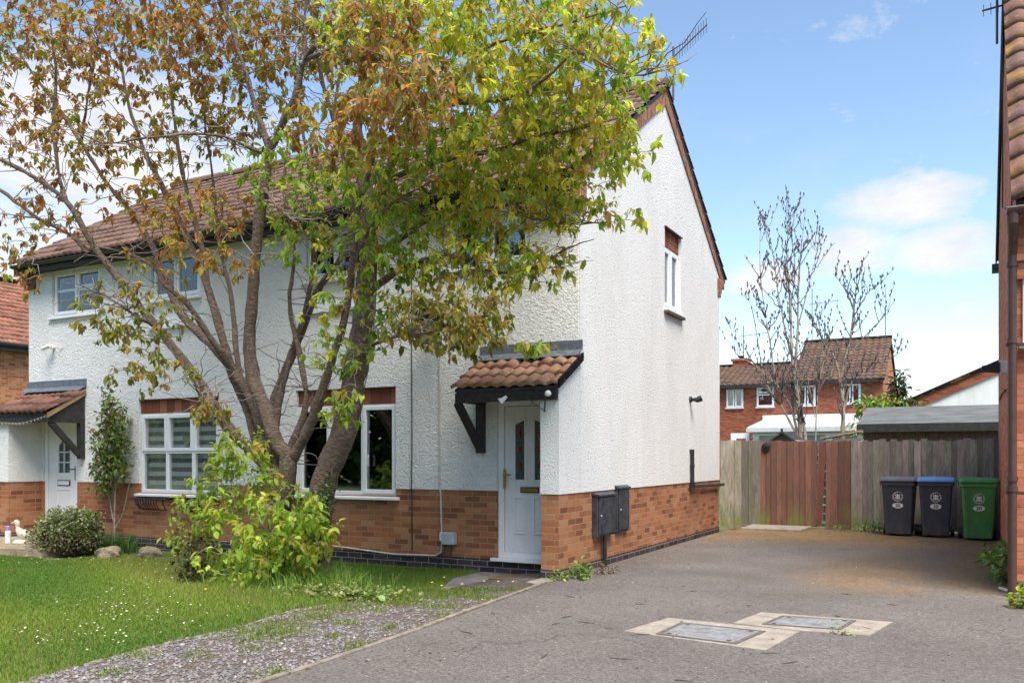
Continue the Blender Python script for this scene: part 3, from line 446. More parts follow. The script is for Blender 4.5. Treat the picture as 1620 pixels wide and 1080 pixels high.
wv = t.n('ShaderNodeVectorMath', operation='ADD'); t.l(p, wv.inputs[0]); nz = t.n('ShaderNodeTexNoise'); nz.inputs['Scale'].default_value = 1.6; nz.inputs['Detail'].default_value = 5; t.l(p, nz.inputs['Vector']); t.l(nz.outputs['Color'], wv.inputs[1]); t.l(wv.outputs[0], ck.inputs['Vector'])
crk = t.math('MULTIPLY', t.ramp(ck.outputs['Distance'], [(.0, 1), (.010, 0)]), t.math('MULTIPLY', t.ramp(t.noise(p, .6, 2), [(.52, 0), (.6, 1)]), .6))
c = t.mix(crk, c, (.045, .04, .036))
t.l(c, b_.inputs['Base Color']); b_.inputs['Roughness'].default_value = .92; b_.inputs['Specular IOR Level'].default_value = .3
t.bump(t.math('ADD', sp, t.math('MULTIPLY', t.noise(p, 1.5, 3), 3.0)), .6, .008, b_); ASPH = m

SOIL = simple('soil', (.12, .095, .06), 1, .4, 4, .6, 50)
tag(np_mesh('ground', [(-400, -400, -.16), (400, -400, -.16), (400, 600, -.16), (-400, 600, -.16)], [(0, 1, 2, 3)], simple('grass_soil', (.09, .11, .035), 1, .35, .6)), kind='structure')
b = MB(); b.poly([(x, y, 0) for x, y in [(-3.85, -14), (9, -14), (9, 8.8), (.45, 10.1), (.45, 17.9), (-4.2, 17.9), (-4.2, 9.0), (-4.2, 8.8), (-3.96, 5.6), (-3.9, 4.04)]])
tag(b.build('driveway', ASPH), kind='structure')
# lawn / gravel / path base as gridded sheets
LAWN = [(-5.3, -3), (-5.33, 3.41), (-5.41, 4.04), (-5.45, 4.7), (-5.4, 5.26), (-5.6, 6.2), (-5.52, 7.0), (-5.2, 8.0), (-5.62, 8.99), (-5.62, 9.69), (-24, 9.69), (-24, -3)]
def inside(x, y, poly):
    r = np.zeros(np.shape(x), bool); n = len(poly)
    for i in range(n):
        x0, y0 = poly[i]; x1, y1 = poly[(i+1) % n]
        if y0 == y1: continue
        k = ((y0 > y) != (y1 > y)) & (x < (x1-x0)*(y-y0)/(y1-y0)+x0); r ^= k
    return r
gx, gy = np.meshgrid(np.arange(-24, -3.6, .12), np.arange(-3, 9.8, .12)); zz = gz(gx, gy)-.006
nx = gx.shape[1]; V = np.c_[gx.ravel(), gy.ravel(), zz.ravel()]; i = np.arange(gx.shape[0]-1)[:, None]*nx+np.arange(nx-1)[None]; F = np.stack([i, i+1, i+nx+1, i+nx], -1).reshape(-1, 4)
cen = V[F].mean(1); ins = inside(cen[:, 0], cen[:, 1], LAWN)
m, nt, b_, o_ = nodes('turf'); t = NT(nt); p = t.pos(); c = t.ramp(t.noise(p, 2.2, 6, .7), [(.3, (.06, .09, .018)), (.6, (.13, .14, .035)), (.8, (.21, .18, .075))]); t.l(c, b_.inputs['Base Color']); b_.inputs['Roughness'].default_value = 1
tag(np_mesh('lawn', V, F[ins], m), kind='structure')
m, nt, b_, o_ = nodes('gravel_bed'); t = NT(nt); p = t.pos()
vo = t.n('ShaderNodeTexVoronoi'); vo.inputs['Scale'].default_value = 55; t.l(p, vo.inputs['Vector'])
c = t.ramp(t.n('ShaderNodeSeparateColor').outputs[0], [(0, 0), (1, 1)]); sepc = [n for n in nt.nodes if n.type == 'SEPARATE_COLOR'][0]; t.l(vo.outputs['Color'], sepc.inputs[0])
c = t.ramp(sepc.outputs[0], [(.1, (.07, .06, .056)), (.5, (.13, .112, .105)), (.85, (.18, .158, .155)), (.98, (.36, .33, .31))])
soilm = t.ramp(t.noise(p, 2.4, 5, .7), [(.38, 0), (.55, 1)]); c = t.mix(t.math('MULTIPLY', soilm, .75), c, (.11, .075, .045))
t.l(c, b_.inputs['Base Color']); b_.inputs['Roughness'].default_value = .95; t.bump(vo.outputs['Distance'], .8, .015, b_); GRAV = m
gsel = (~ins) & (cen[:, 0] < -3.95) & inside(cen[:, 0], cen[:, 1], [(-5.9, -3), (-5.9, 9.8), (-4.22, 9.8), (-4.22, 8.8), (-4.0, 5.6), (-3.94, 4.0), (-3.9, -3)])
tag(np_mesh('gravel_strip', V-np.array([0, 0, .004]), F[gsel], GRAV), kind='structure')
b = MB()
rg = random.Random(3); y = -3.0; xe = lambda y: -3.88+np.interp(y, [-3, 4, 5.6, 8.8], [.0, -.02, -.08, -.34])
while y < 8.8:
    y2 = min(8.8, y+.91); dz = rg.uniform(-.006, .006); o = rg.uniform(-.008, .008)
    b.hexa([(xe(y)-.05+o, y+.006, -.1), (xe(y)+o, y+.006, -.1), (xe(y2)+o, y2-.006, -.1), (xe(y2)-.05+o, y2-.006, -.1)],
           [(xe(y)-.05+o, y+.006, .014+dz), (xe(y)+o, y+.006, .014+dz), (xe(y2)+o, y2-.006, .014+dz), (xe(y2)-.05+o, y2-.006, .014+dz)]); y = y2
tag(b.build('path_edging', simple('worn_edging', (.25, .205, .155), .95, .35, 9, .6, 60), bevel=.006), kind='structure')
b = MB(); b.prism([(-5.60, 8.98), (-5.2, 8.0), (-4.32, 8.30), (-4.25, 8.80), (-4.46, 9.0), (-4.46, 9.69), (-5.60, 9.69)], 'z', -.2, -.070)
tag(b.build('front_path', CONCD), kind='structure')
b = MB(); rg = random.Random(9); L_ = [(-5.40, 3.2), (-5.43, 4.04), (-5.46, 4.7), (-5.42, 5.26), (-5.58, 6.1)]
for i in range(15):
    f = i/15*3.2+3.0; y0 = f; y1 = f+.19+rg.uniform(-.02, .012); X_ = lambda y: np.interp(y, [q[1] for q in L_], [q[0] for q in L_])+rg.uniform(-.015, .015)
    a0, a1 = X_(y0), X_(y1); zz_ = rg.uniform(-.024, -.004); w0 = rg.uniform(.05, .08)
    b.hexa([(a0, y0, -.1), (a0+w0, y0+.01, -.1), (a1+w0, y1, -.1), (a1, y1, -.1)], [(a0+.008, y0+.01, zz_), (a0+w0-.01, y0+.015, zz_-.006), (a1+w0-.01, y1-.012, zz_-.004), (a1+.006, y1-.01, zz_+.004)])
tag(b.build('lawn_edging', simple('weathered_stone_edge', (.20, .165, .12), .95, .4, 12, .8, 40), bevel=.008), kind='structure')
b = MB(); b.prism([(-4.42, 8.62), (-4.26, 8.52), (-4.20, 8.95), (-4.40, 8.98)], 'z', -.1, .012); tag(b.build('path_step', CONC), kind='structure')
b = MB(); b.prism([(-16, 7.6), (-13.0, 7.85), (-12.2, 8.05), (-12.3, 9.69), (-16, 9.69)], 'z', -.1, .03); tag(b.build('paved_path', STONE), kind='structure')
# concrete round the two manholes
b = MB(); b.prism([(-2.5, 6.6), (-1.34, 6.43), (-1.24, 7.27), (-2.36, 7.33)], 'z', -.05, .003)
b.prism([(-1.80, 7.34), (-1.244, 7.275), (-.725, 7.33), (-.612, 8.03), (-1.70, 7.97)], 'z', -.05, .006)
tag(b.build('concrete_apron', CONC), kind='structure')
b = MB(); b.prism([(-3.95, 16.75), (-2.85, 16.75), (-2.8, 17.72), (-3.95, 17.72)], 'z', -.05, .05); tag(b.build('gate_step', CONC, bevel=.01), kind='structure')

m, nt, b_, o_ = nodes('chequer_plate'); t = NT(nt); ck = t.n('ShaderNodeTexChecker'); ck.inputs['Scale'].default_value = 34; t.l(t.obj(), ck.inputs['Vector'])
c = t.ramp(t.noise(t.obj(), 9, 5, .7), [(.30, (.12, .10, .085)), (.45, (.22, .215, .21)), (.65, (.32, .325, .33))]); t.l(c, b_.inputs['Base Color']); b_.inputs['Roughness'].default_value = .55; b_.inputs['Metallic'].default_value = .15; t.bump(ck.outputs['Fac'], .6, .006, b_); PLATE = m
for nm, q, z0, lab in (('c1', [(-2.23, 6.594), (-1.573, 6.525), (-1.477, 7.108), (-2.196, 7.153)], .0, 'steel manhole cover in concrete, nearer and left one of two'),
                       ('c2', [(-1.569, 7.384), (-.953, 7.444), (-.887, 7.925), (-1.496, 7.856)], .003, 'steel manhole cover in concrete, farther and right one of two')):
    cx, cy = np.mean(q, 0); e = empty('manhole_cover', (cx, cy, 0), lab, 'manhole cover', 'manhole covers in the drive')
    sc_ = lambda k: [(cx+(x-cx)*k, cy+(y-cy)*k) for x, y in q]
    b = MB(); A, B = sc_(1.0), sc_(.90)
    for i in range(4): j = (i+1) % 4; b.hexa([(*A[i], -.03), (*A[j], -.03), (*B[j], -.03), (*B[i], -.03)], [(*A[i], .010+z0), (*A[j], .010+z0), (*B[j], .010+z0), (*B[i], .010+z0)])
    b.build('frame', simple('rusty_steel', (.13, .11, .095), .8, .3, 15), e)
    b = MB(); b.prism(sc_(.885), 'z', -.02, .0085+z0); pl = b.build('plate', PLATE, e)
    q_ = sc_(.74)
    for i in range(4): b = MB(); b.lathe((*q_[i], .0085+z0), [(.020, 0), (.020, .0015)], 10); b.build('lifting_hole', BLACKP, pl)
# ================================================================== the white semi-detached house
XL, XR, YF, YB = -15.02, -4.22, 9.66, 16.2
AP, EV, EVB = (12.93, 7.13), (9.30, 4.76), (16.56, 4.76)     # tile underside: ridge, front eave, rear eave
slope = (AP[1]-EV[1])/(AP[0]-EV[0])
roofz = lambda y: AP[1]-slope*abs(y-AP[0])
house = empty('semi_detached_house', ((XL+XR)/2, 13, 0), 'white rendered semi-detached house with orange brick base, brown tiled roof and tiled door canopies', 'house')
WIN = dict(w1=(-12.09, -10.29, .82, 2.33), w2=(-8.71, -6.95, .87, 2.355), ul=(-14.35, -13.07, 3.87, 4.66), um=(-11.8, -10.7, 3.5, 4.66), ur=(-6.09, -4.90, 3.87, 4.63), ul2=(-8.54, -7.44, 3.5, 4.66))
DOORS = [(-14.60, -13.68, .13, 2.06), (-5.37, -4.40, .12, 2.13)]
H = list(WIN.values())+DOORS
wall('front_wall', XL+.02, XR-.02, .975, 4.72, YF, YF+.28, H, RENDER_F, house)
wall('brick_base', XL+.02, XR-.02, .10, .975, YF+.012, YF+.28, H, BR_MAIN, house)
wall('plinth', XL+.02, XR-.02, -.3, .10, YF+.004, YF+.28, [], BR_ENG, house)
# gable ends with the short wing walls that carry the canopies
def gable(name, xo, xi, wing, hole, mat):
    prof = lambda y: (2.215+(y-9.06)*.565 if y < YF+.001 else roofz(y)-.10)
    ys = [9.06, YF, YF+.006, AP[0], YB] + ([hole[0], hole[1]] if hole else []); ys = sorted(set(ys)); b = MB()
    def strip(a, c, za, zc, ta, tc):
        for x, fl in ((xo, 1), (xi, 0)):
            q = [(x, a, za), (x, c, zc), (x, c, tc), (x, a, ta)]; b.poly(q)
    for a, c in zip(ys, ys[1:]):
        if c-a < .01: continue
        ta = prof(a); tc = prof(c)
        if YF-.001 < a < YF+.001: continue
        if a > YF: ta = roofz(a)-.10
        if hole and hole[0] <= (a+c)/2 <= hole[1]:
            strip(a, c, .975, .975, hole[2], hole[2]); strip(a, c, hole[3], hole[3], ta, tc)
        else: strip(a, c, .975, .975, ta, tc)
        b.poly([(xo, a, ta), (xo, c, tc), (xi, c, tc), (xi, a, ta)]); b.poly([(xo, a, .975), (xi, a, .975), (xi, c, .975), (xo, c, .975)])
    b.poly([(xo, 9.06, .975), (xi, 9.06, .975), (xi, 9.06, prof(9.06)), (xo, 9.06, prof(9.06))])
    b.poly([(xo, YB, .975), (xi, YB, .975), (xi, YB, roofz(YB)-.1), (xo, YB, roofz(YB)-.1)])
    b.poly([(xo, YF+.006, prof(YF)), (xi, YF+.006, prof(YF)), (xi, YF+.006, roofz(YF)-.1), (xo, YF+.006, roofz(YF)-.1)])
    if hole:
        a, c, e, g = hole
        b.poly([(xo, a, e), (xi, a, e), (xi, a, g), (xo, a, g)]); b.poly([(xo, c, e), (xi, c, e), (xi, c, g), (xo, c, g)]); b.poly([(xo, a, e), (xo, c, e), (xi, c, e), (xi, a, e)]); b.poly([(xo, a, g), (xo, c, g), (xi, c, g), (xi, a, g)])
    return b.build(name, mat, house)
GH = (12.93, 13.76, 3.72, 4.96)
gable('gable_wall', XR, XR-.24, True, GH, RENDER_G); gable('gable_wall', XL, XL+.37, True, None, RENDER_F)
for xo, xi in ((XR-.012, XR-.235), (XL+.012, XL+.355)):
    b = MB(); b.box(min(xo, xi), max(xo, xi), 9.072, YB-.012, .10, .974); b.build('brick_base', BR_MAIN, house)
    b = MB(); b.box(min(xo, xi)-.006, max(xo, xi)+.006, 9.066, YB-.006, -.3, .099); b.build('plinth', BR_ENG, house)
b = MB(); b.box(XL+.4, XR-.26, YB-.25, YB-.01, -.3, 4.64); b.build('rear_wall', RENDER_F, house)
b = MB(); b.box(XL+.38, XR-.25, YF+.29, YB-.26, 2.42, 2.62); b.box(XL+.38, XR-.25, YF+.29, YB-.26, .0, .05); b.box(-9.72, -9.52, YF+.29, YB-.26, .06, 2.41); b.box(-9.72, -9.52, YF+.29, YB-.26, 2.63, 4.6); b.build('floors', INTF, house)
b = MB(); b.box(XL+.38, -9.73, 12.2, 12.3, .06, 2.41); b.box(-9.51, XR-.25, 12.4, 12.5, .06, 2.41); b.box(XL+.38, -9.73, 11.6, 11.7, 2.63, 4.6); b.box(-9.51, XR-.25, 11.8, 11.9, 2.63, 4.6); b.box(XL+.38, XR-.25, YF+.29, YB-.26, 4.61, 4.63); b.build('darkening_partition', INT, house)  # near-black inner walls added to darken the rooms behind the panes
# roof: boarding, tiles, ridge, brick verges, eaves
rf = MB(); rf.prism([(EV[0]+.06, EV[1]-.05), (AP[0], AP[1]-.06), (EVB[0]-.06, EVB[1]-.05), (EVB[0]-.06, EVB[1]+.0), (AP[0], AP[1]+.0), (EV[0]+.06, EV[1]+.0)], 'x', XL+.02, XR+.03)
roof = rf.build('roof', BLACKW, house)
tiles('front_tiles', XL-.02, XR+.05, (AP[0], AP[1]+.02), (EV[0], EV[1]+.03), .15, .33, TILE_MAIN, roof, seed=1)
tiles('rear_tiles', XL-.02, XR+.05, (AP[0], AP[1]+.02), (EVB[0], EVB[1]+.03), .15, .33, TILE_MAIN, roof, seed=2, n=4)
b = MB(); rg = random.Random(5); x = XL-.03
while x < XR+.03:
    x2 = min(x+.45, XR+.055); h = rg.uniform(-.006, .008); pts = [(AP[0]+.12*math.cos(a), AP[1]+.03+h+.10*math.sin(a)) for a in [R(v) for v in range(-15, 196, 30)]]
    b.col = tuple([rg.uniform(.75, 1.2)]*3); b.prism(pts, 'x', x+.004, x2); x = x2
b.build('ridge', TILE_MAIN, roof)
VERGE = brick('verge_brick', [(0, (.2, .07, .035)), (.5, (.3, .11, .055)), (1, (.4, .17, .085))], bw=.075, rh=.225)
for xo in (XR, XL):
    s = 1 if xo == XR else -1; b = MB()
    for yy in (9.40, 16.46):
        pts = [(yy, roofz(yy)-.06), (AP[0], AP[1]-.065), (AP[0], AP[1]-.065-.22), (yy, roofz(yy)-.24)]
        b.prism(pts, 'x', min(xo-s*.1, xo+s*.022), max(xo-s*.1, xo+s*.022))
    for sg, y0 in ((-1, YF), (1, YB)):          # corbelled kneelers
        for k in range(4):
            o = .045*(4-k)+.02; z1 = 4.76-.085*k-.02
            ya, yb = sorted((y0+sg*o, y0-sg*.16)); b.box(min(xo-s*.22, xo+s*(.024-.003*k)), max(xo-s*.22, xo+s*(.024-.003*k)), ya, yb, z1-.083, z1)
    b.build('verge', VERGE, house)
b = MB(); b.box(XL+.1, XR-.1, 9.40, 9.425, 4.65, 4.775); b.box(XL+.1, XR-.1, 9.427, YF-.003, 4.665, 4.68); b.build('fascia', BLACKW, house)
for sgn, yg in ((1, 9.34), (1, 16.52)):
    b = MB(); pts = [(yg+.05*math.cos(a), 4.765+.05*math.sin(a)) for a in [R(v) for v in range(180, 361, 20)]]+[(yg+.042, 4.768), (yg-.042, 4.768)]
    b.prism(pts, 'x', XL+.02, XR-.1); b.build('gutter', BLACKP, house)

def bars(b, x0, x1, z0, z1, w, ya, yb, wb=None):
    wb = wb or w
    b.box(x0, x0+w, ya, yb, z0, z1); b.box(x1-w, x1, ya, yb, z0, z1); b.box(x0+w, x1-w, ya, yb, z0, z0+wb); b.box(x0+w, x1-w, ya, yb, z1-w, z1)
def window(x0, x1, z0, z1, panes, lintel=None, sill=True, Y=YF+.045, parent=None, sash=True, sillw=.10, gl=None, cross=None):
    """panes as fractions (u0,u1,v0,v1)"""
    b = MB(); bars(b, x0, x1, z0, z1, .045, Y, Y+.07); W, Hh = x1-x0, z1-z0
    win = None; rects = []
    xs = sorted({p[0] for p in panes}|{p[1] for p in panes}); zs = sorted({p[2] for p in panes}|{p[3] for p in panes})
    for p in panes:
        a, c, e, g = x0+p[0]*W, x0+p[1]*W, z0+p[2]*Hh, z0+p[3]*Hh
        a += .03 if p[0] == 0 else .004; c -= .03 if p[1] == 1 else .004; e += .03 if p[2] == 0 else .004; g -= .03 if p[3] == 1 else .004
        sw = .055 if (len(p) < 5 or p[4]) else .03
        bars(b, a, c, e, g, sw, Y-(.016 if sw > .04 else .002), Y+.055); rects.append((a+sw, c-sw, e+sw, g-sw))
    for u in xs[1:-1]: b.box(x0+u*W-.02, x0+u*W+.02, Y+.008, Y+.062, z0+.046, z1-.046)
    for v in zs[1:-1]: b.box(x0+.046, x1-.046, Y+.010, Y+.060, z0+v*Hh-.02, z0+v*Hh+.02)
    win = b.build('window', UPVC, parent or house, bevel=.006)
    for a, c, e, g in rects:
        b = MB(); b.box(a-.01, c+.01, Y+.018, Y+.03, e-.01, g+.01); b.build('pane', gl or GLASS, win)
    if sill:
        b = MB(); b.prism([(Y+.02, z0-.001), (Y-sillw, z0-.02), (Y-sillw, z0-.055), (Y+.02, z0-.055)], 'x', x0-.06, x1+.06); b.build('sill', UPVC, win, bevel=.005)
    if lintel:
        b = MB(); b.box(x0-.004, x1+.004, Y-.005, Y+.06, z1+.002, lintel-.002); b.build('lintel', TILEHANG, win)
        b = MB(); b.box(x0-.012, x1+.012, YF-.004, Y+.03, lintel-.001, lintel+.014); b.build('lintel_drip', BROWNP, win)
    return win
w1 = window(-12.09, -10.29, .82, 2.115, [(0, .34, .52, 1, 1), (.34, .67, .52, 1, 1), (.67, 1, .52, 1, 1), (0, .34, 0, .52, 0), (.34, .67, 0, .52, 0), (.67, 1, 0, .52, 0)], 2.33, gl=GLASSB)
b = MB()
for i in range(17):
    z = .88+i*.072; b.col = (1, 1, 1) if i % 2 else (.34, .34, .34); b.box(-12.04, -10.34, YF+.135, YF+.139, z, z+.0715)
m, nt, b_, o_ = nodes('day_night_blind'); t = NT(nt); t.l(t.mix(1.0, (.78, .77, .73), t.colattr(), 'MULTIPLY'), b_.inputs['Base Color']); b_.inputs['Roughness'].default_value = .9
b.build('blind', m, w1)
hp = [(0, -.10), (.075, .0), (.095, .05), (.075, .085), (.04, .09), (0, .06), (-.04, .09), (-.075, .085), (-.095, .05), (-.075, 0)]
b = MB(); b.prism([(-11.10+x, 1.655+z) for x, z in hp], 'y', YF+.095, YF+.110); b.tube([(-11.10, YF+.102, 1.71), (-11.10, YF+.102, 2.03)], .002, 5)
tag(b.build('heart_ornament', simple('pale_wood', (.55, .48, .35), .8, .1, 20)), 'pale wooden heart hung inside the striped-blind window', 'ornament')
w2 = window(-8.71, -6.95, .87, 2.14, [(0, .335, 0, 1, 1), (.335, .665, 0, 1, 0), (.665, 1, 0, 1, 1)], 2.355)
b = MB(); b.tube([(-7.42, YF+.015, 1.28), (-7.42, YF+.003, 1.30), (-7.42, YF+.003, 1.40), (-7.42, YF+.015, 1.43)], .008, 6); b.build('handle', WHITEP, w2)
window(-14.35, -13.07, 3.87, 4.655, [(0, .5, 0, 1, 1), (.5, 1, .57, 1, 1), (.5, 1, 0, .57, 0)])
window(-11.80, -10.70, 3.95, 4.655, [(0, .5, 0, 1, 1), (.5, 1, 0, 1, 1)], sill=True)
b = MB(); b.box(-11.79, -10.71, YF+.05, YF+.10, 3.50, 3.89); b.box(-11.84, -10.66, YF-.05, YF+.05, 3.46, 3.499); b.build('window_apron', UPVC, house)
window(-8.54, -7.44, 3.95, 4.655, [(0, .5, 0, 1, 1), (.5, 1, 0, 1, 1)])
b = MB(); b.box(-8.53, -7.45, YF+.05, YF+.10, 3.50, 3.89); b.box(-8.58, -7.40, YF-.05, YF+.05, 3.46, 3.499); b.build('window_apron', UPVC, house)
window(-6.09, -4.90, 3.87, 4.625, [(0, .5, 0, 1, 0), (.5, 1, 0, 1, 1)])
# gable window (built facing +x)
gb = MB(); X = XR-.05; a, c, e, g = GH; zt = 4.70
for q in ((a, a+.045, e, zt), (c-.045, c, e, zt), (a+.045, c-.045, e, e+.05), (a+.045, c-.045, zt-.05, zt)): gb.box(X-.06, X, *q)
gb.box(X-.055, X+.004, 13.30, 13.36, e+.05, zt-.05)
for p0, p1 in ((a+.045, 13.30), (13.36, c-.045)):
    for q in ((p0, p0+.05, e+.05, zt-.05), (p1-.05, p1, e+.05, zt-.05), (p0+.05, p1-.05, e+.05, e+.10), (p0+.05, p1-.05, zt-.10, zt-.05)): gb.box(X-.05, X+.014, *q)
gw = gb.build('window', UPVC, house, bevel=.006)
for p0, p1 in ((a+.09, 13.26), (13.40, c-.09)):
    b = MB(); b.box(X-.03, X-.02, p0, p1, e+.09, zt-.09); b.build('pane', GLASS, gw)
b = MB(); n_ = 36
for p0, p1 in ((a+.03, 13.31), (13.35, c-.03)):
    pts = [(p0+(p1-p0)*i/n_, .018*math.sin(i*1.7)+.008*math.sin(i*.9)) for i in range(n_+1)]
    for (y0, d0), (y1, d1) in zip(pts, pts[1:]): b.poly([(X-.12+d0, y0, e+.03), (X-.12+d1, y1, e+.03), (X-.12+d1, y1, zt-.03), (X-.12+d0, y0, zt-.03)])
b.build('curtain', NET, gw)
b = MB(); b.prism([(X-.02, e+.0), (XR+.07, e-.02), (XR+.07, e-.05), (X-.02, e-.05)], 'y', a-.05, c+.05); sl_ = b.build('sill', UPVC, gw)
b = MB(); b.box(X-.02, XR+.066, a-.045, c+.045, e-.09, e-.0505); b.build('sill_shadow_strip', simple('sill_shadow_brown', (.09, .07, .06), .8), gw)  # dark strip standing in for the shadow under the sill
b = MB(); b.box(X-.04, X+.01, a+.001, c-.001, zt+.002, g-.002); b.build('lintel', brick('soldier_tile_side', [(0, (.2, .065, .035)), (.5, (.3, .1, .05)), (1, (.38, .15, .08))], mortar=(.12, .05, .03), bw=.105, rh=.6), gw)
b = MB(); b.box(X-.02, XR+.03, a-.02, c+.02, g-.001, g+.016); b.build('lintel_drip', BROWNP, gw)

# ---- doors
def panel(b, x0, x1, z0, z1, Y):
    for q in ((x0, x0+.018, z0, z1), (x1-.018, x1, z0, z1), (x0+.018, x1-.018, z0, z0+.018), (x0+.018, x1-.018, z1-.018, z1)): b.box(q[0], q[1], Y-.012, Y+.01, q[2], q[3])
    b.box(x0+.04, x1-.04, Y-.007, Y+.01, z0+.04, z1-.04)
Y = YF+.06
b = MB(); bars(b, -5.368, -4.402, .122, 2.128, .075, Y-.03, Y+.06); d = b.build('door_frame', UPVC, house, bevel=.005)
b = MB(); b.box(-5.44, -4.445, YF-.06, Y+.0, .085, .121); b.build('threshold', UPVC, d)
DX0, DX1 = -5.285, -4.475
dr = MB(); dz0, dz1 = .20, 2.045
gl = [(-5.135, -5.005), (-4.86, -4.73)]; gz0, gzt = 1.12, 1.86
dr.box(DX0, gl[0][0], Y, Y+.05, dz0, dz1); dr.box(gl[0][1], gl[1][0], Y, Y+.05, dz0, dz1); dr.box(gl[1][1], DX1, Y, Y+.05, dz0, dz1)
for k, (x0, x1) in enumerate(gl):
    dr.box(x0, x1, Y, Y+.05, dz0, gz0); tl, tr_ = (1.82, 1.875) if k == 0 else (1.875, 1.82)
    dr.hexa([(x0, Y, tl), (x1, Y, tr_), (x1, Y, dz1), (x0, Y, dz1)], [(x0, Y+.05, tl), (x1, Y+.05, tr_), (x1, Y+.05, dz1), (x0, Y+.05, dz1)])
    for q in ((x0-.022, x0, gz0-.022, tl+.015), (x1, x1+.022, gz0-.022, tr_+.015), (x0, x1, gz0-.022, gz0)): dr.box(q[0], q[1], Y-.012, Y+.01, q[2], q[3])
    dr.hexa([(x0-.022, Y-.012, tl), (x1+.022, Y-.012, tr_), (x1+.022, Y-.012, tr_+.026), (x0-.022, Y-.012, tl+.026)], [(x0-.022, Y+.0, tl), (x1+.022, Y+.0, tr_), (x1+.022, Y+.0, tr_+.026), (x0-.022, Y+.0, tl+.026)])
    panel(dr, x0-.02, x1+.02, .43, .90, Y)
door = dr.build('door', DOORW, house, bevel=.003)
DG = simple('obscure_glass', (.05, .07, .065), .15, .5, 30, .4, 60, spec=.8); REDG = simple('red_glass', (.28, .01, .02), .15, .2, 20); CAME = simple('lead_came', (.1, .1, .1), .5)
for k, (x0, x1) in enumerate(gl):
    b = MB(); b.box(x0, x1, Y+.012, Y+.02, gz0, 1.87 if k else 1.87); b.build('glazing', DG, door)
    mcx = (x0+x1)/2
    for z in (1.30, 1.50, 1.70): b = MB(); b.prism([(mcx-.03, z), (mcx, z-.055), (mcx+.03, z), (mcx, z+.055)], 'y', Y+.006, Y+.0115); b.build('red_diamond', REDG, door)
    b = MB()
    for z in (1.30, 1.50, 1.70): b.box(x0, x1, Y+.0085, Y+.0117, z-.003, z+.003)
    b.box(mcx-.003, mcx+.003, Y+.0080, Y+.0113, gz0+.005, 1.82)
    b.build('lead_lines', CAME, door)
b = MB(); b.box(-5.29, -5.255, Y-.044, Y-.031, 1.01, 1.25); b.tube([(-5.272, Y-.045, 1.18), (-5.272, Y-.085, 1.18), (-5.16, Y-.085, 1.18)], .010, 8); b.build('handle', BRASS, door)
b = MB(); b.box(-5.06, -4.80, Y-.014, Y-.001, .955, 1.03); lb = b.build('letterbox', simple('dark_surround', (.05, .04, .025), .5), door)
b = MB(); b.box(-5.045, -4.815, Y-.022, Y-.0145, .97, 1.015); b.build('flap', simple('dull_brass', (.33, .22, .05), .4, .2, 20, metal=.6), lb)
# left door
b = MB(); bars(b, -14.598, -13.682, .132, 2.058, .07, Y-.03, Y+.06); b.build('door_frame', UPVC, house, bevel=.005)
L0, L1 = -14.52, -13.76; dl = MB(); hx0, hx1, hz0, hz1 = -14.26, -13.95, 1.13, 1.70
dl.box(L0, hx0, Y, Y+.05, .205, 1.985); dl.box(hx1, L1, Y, Y+.05, .205, 1.985); dl.box(hx0, hx1, Y, Y+.05, .205, hz0)
arc = [(hx0+(hx1-hx0)*i/10, hz1-.09+.09*math.sin(math.pi*i/10)) for i in range(11)]
for (xa, za), (xb, zb) in zip(arc, arc[1:]): dl.hexa([(xa, Y, za), (xb, Y, zb), (xb, Y, 1.985), (xa, Y, 1.985)], [(xa, Y+.05, za), (xb, Y+.05, zb), (xb, Y+.05, 1.985), (xa, Y+.05, 1.985)])
for (xa, za), (xb, zb) in zip(arc, arc[1:]): dl.hexa([(xa, Y-.012, za+.03), (xb, Y-.012, zb+.03), (xb, Y-.012, zb+.05), (xa, Y-.012, za+.05)], [(xa, Y, za+.03), (xb, Y, zb+.03), (xb, Y, zb+.05), (xa, Y, za+.05)])
dl.box((hx0+hx1)/2-.01, (hx0+hx1)/2+.01, Y-.004, Y+.02, hz0, hz1); dl.box(hx0, hx1, Y-.006, Y+.018, 1.30, 1.32); dl.box(hx0, hx1, Y-.006, Y+.018, 1.48, 1.50)
dl.box(L0+.07, L1-.07, Y-.01, Y+.01, 1.045, 1.06); panel(dl, -14.30, -13.92, .42, .84, Y)
ld = dl.build('door', UPVC, house, bevel=.003)
b = MB(); b.box(hx0, hx1, Y+.022, Y+.03, hz0, hz1); b.build('glazing', DG, ld)
b = MB(); b.box(-14.27, -13.93, Y-.013, Y-.001, .90, 1.0); lb = b.build('letterbox', BLACKP, ld); b = MB(); b.box(-14.25, -13.95, Y-.02, Y-.0135, .915, .985); b.build('flap', WHITEP, lb)
b = MB(); b.box(-13.79, -13.765, Y-.02, Y-.001, 1.0, 1.25); b.tube([(-13.777, Y-.02, 1.19), (-13.777, Y-.06, 1.19), (-13.88, Y-.06, 1.19)], .01, 8); b.build('handle', BLACKP, ld)

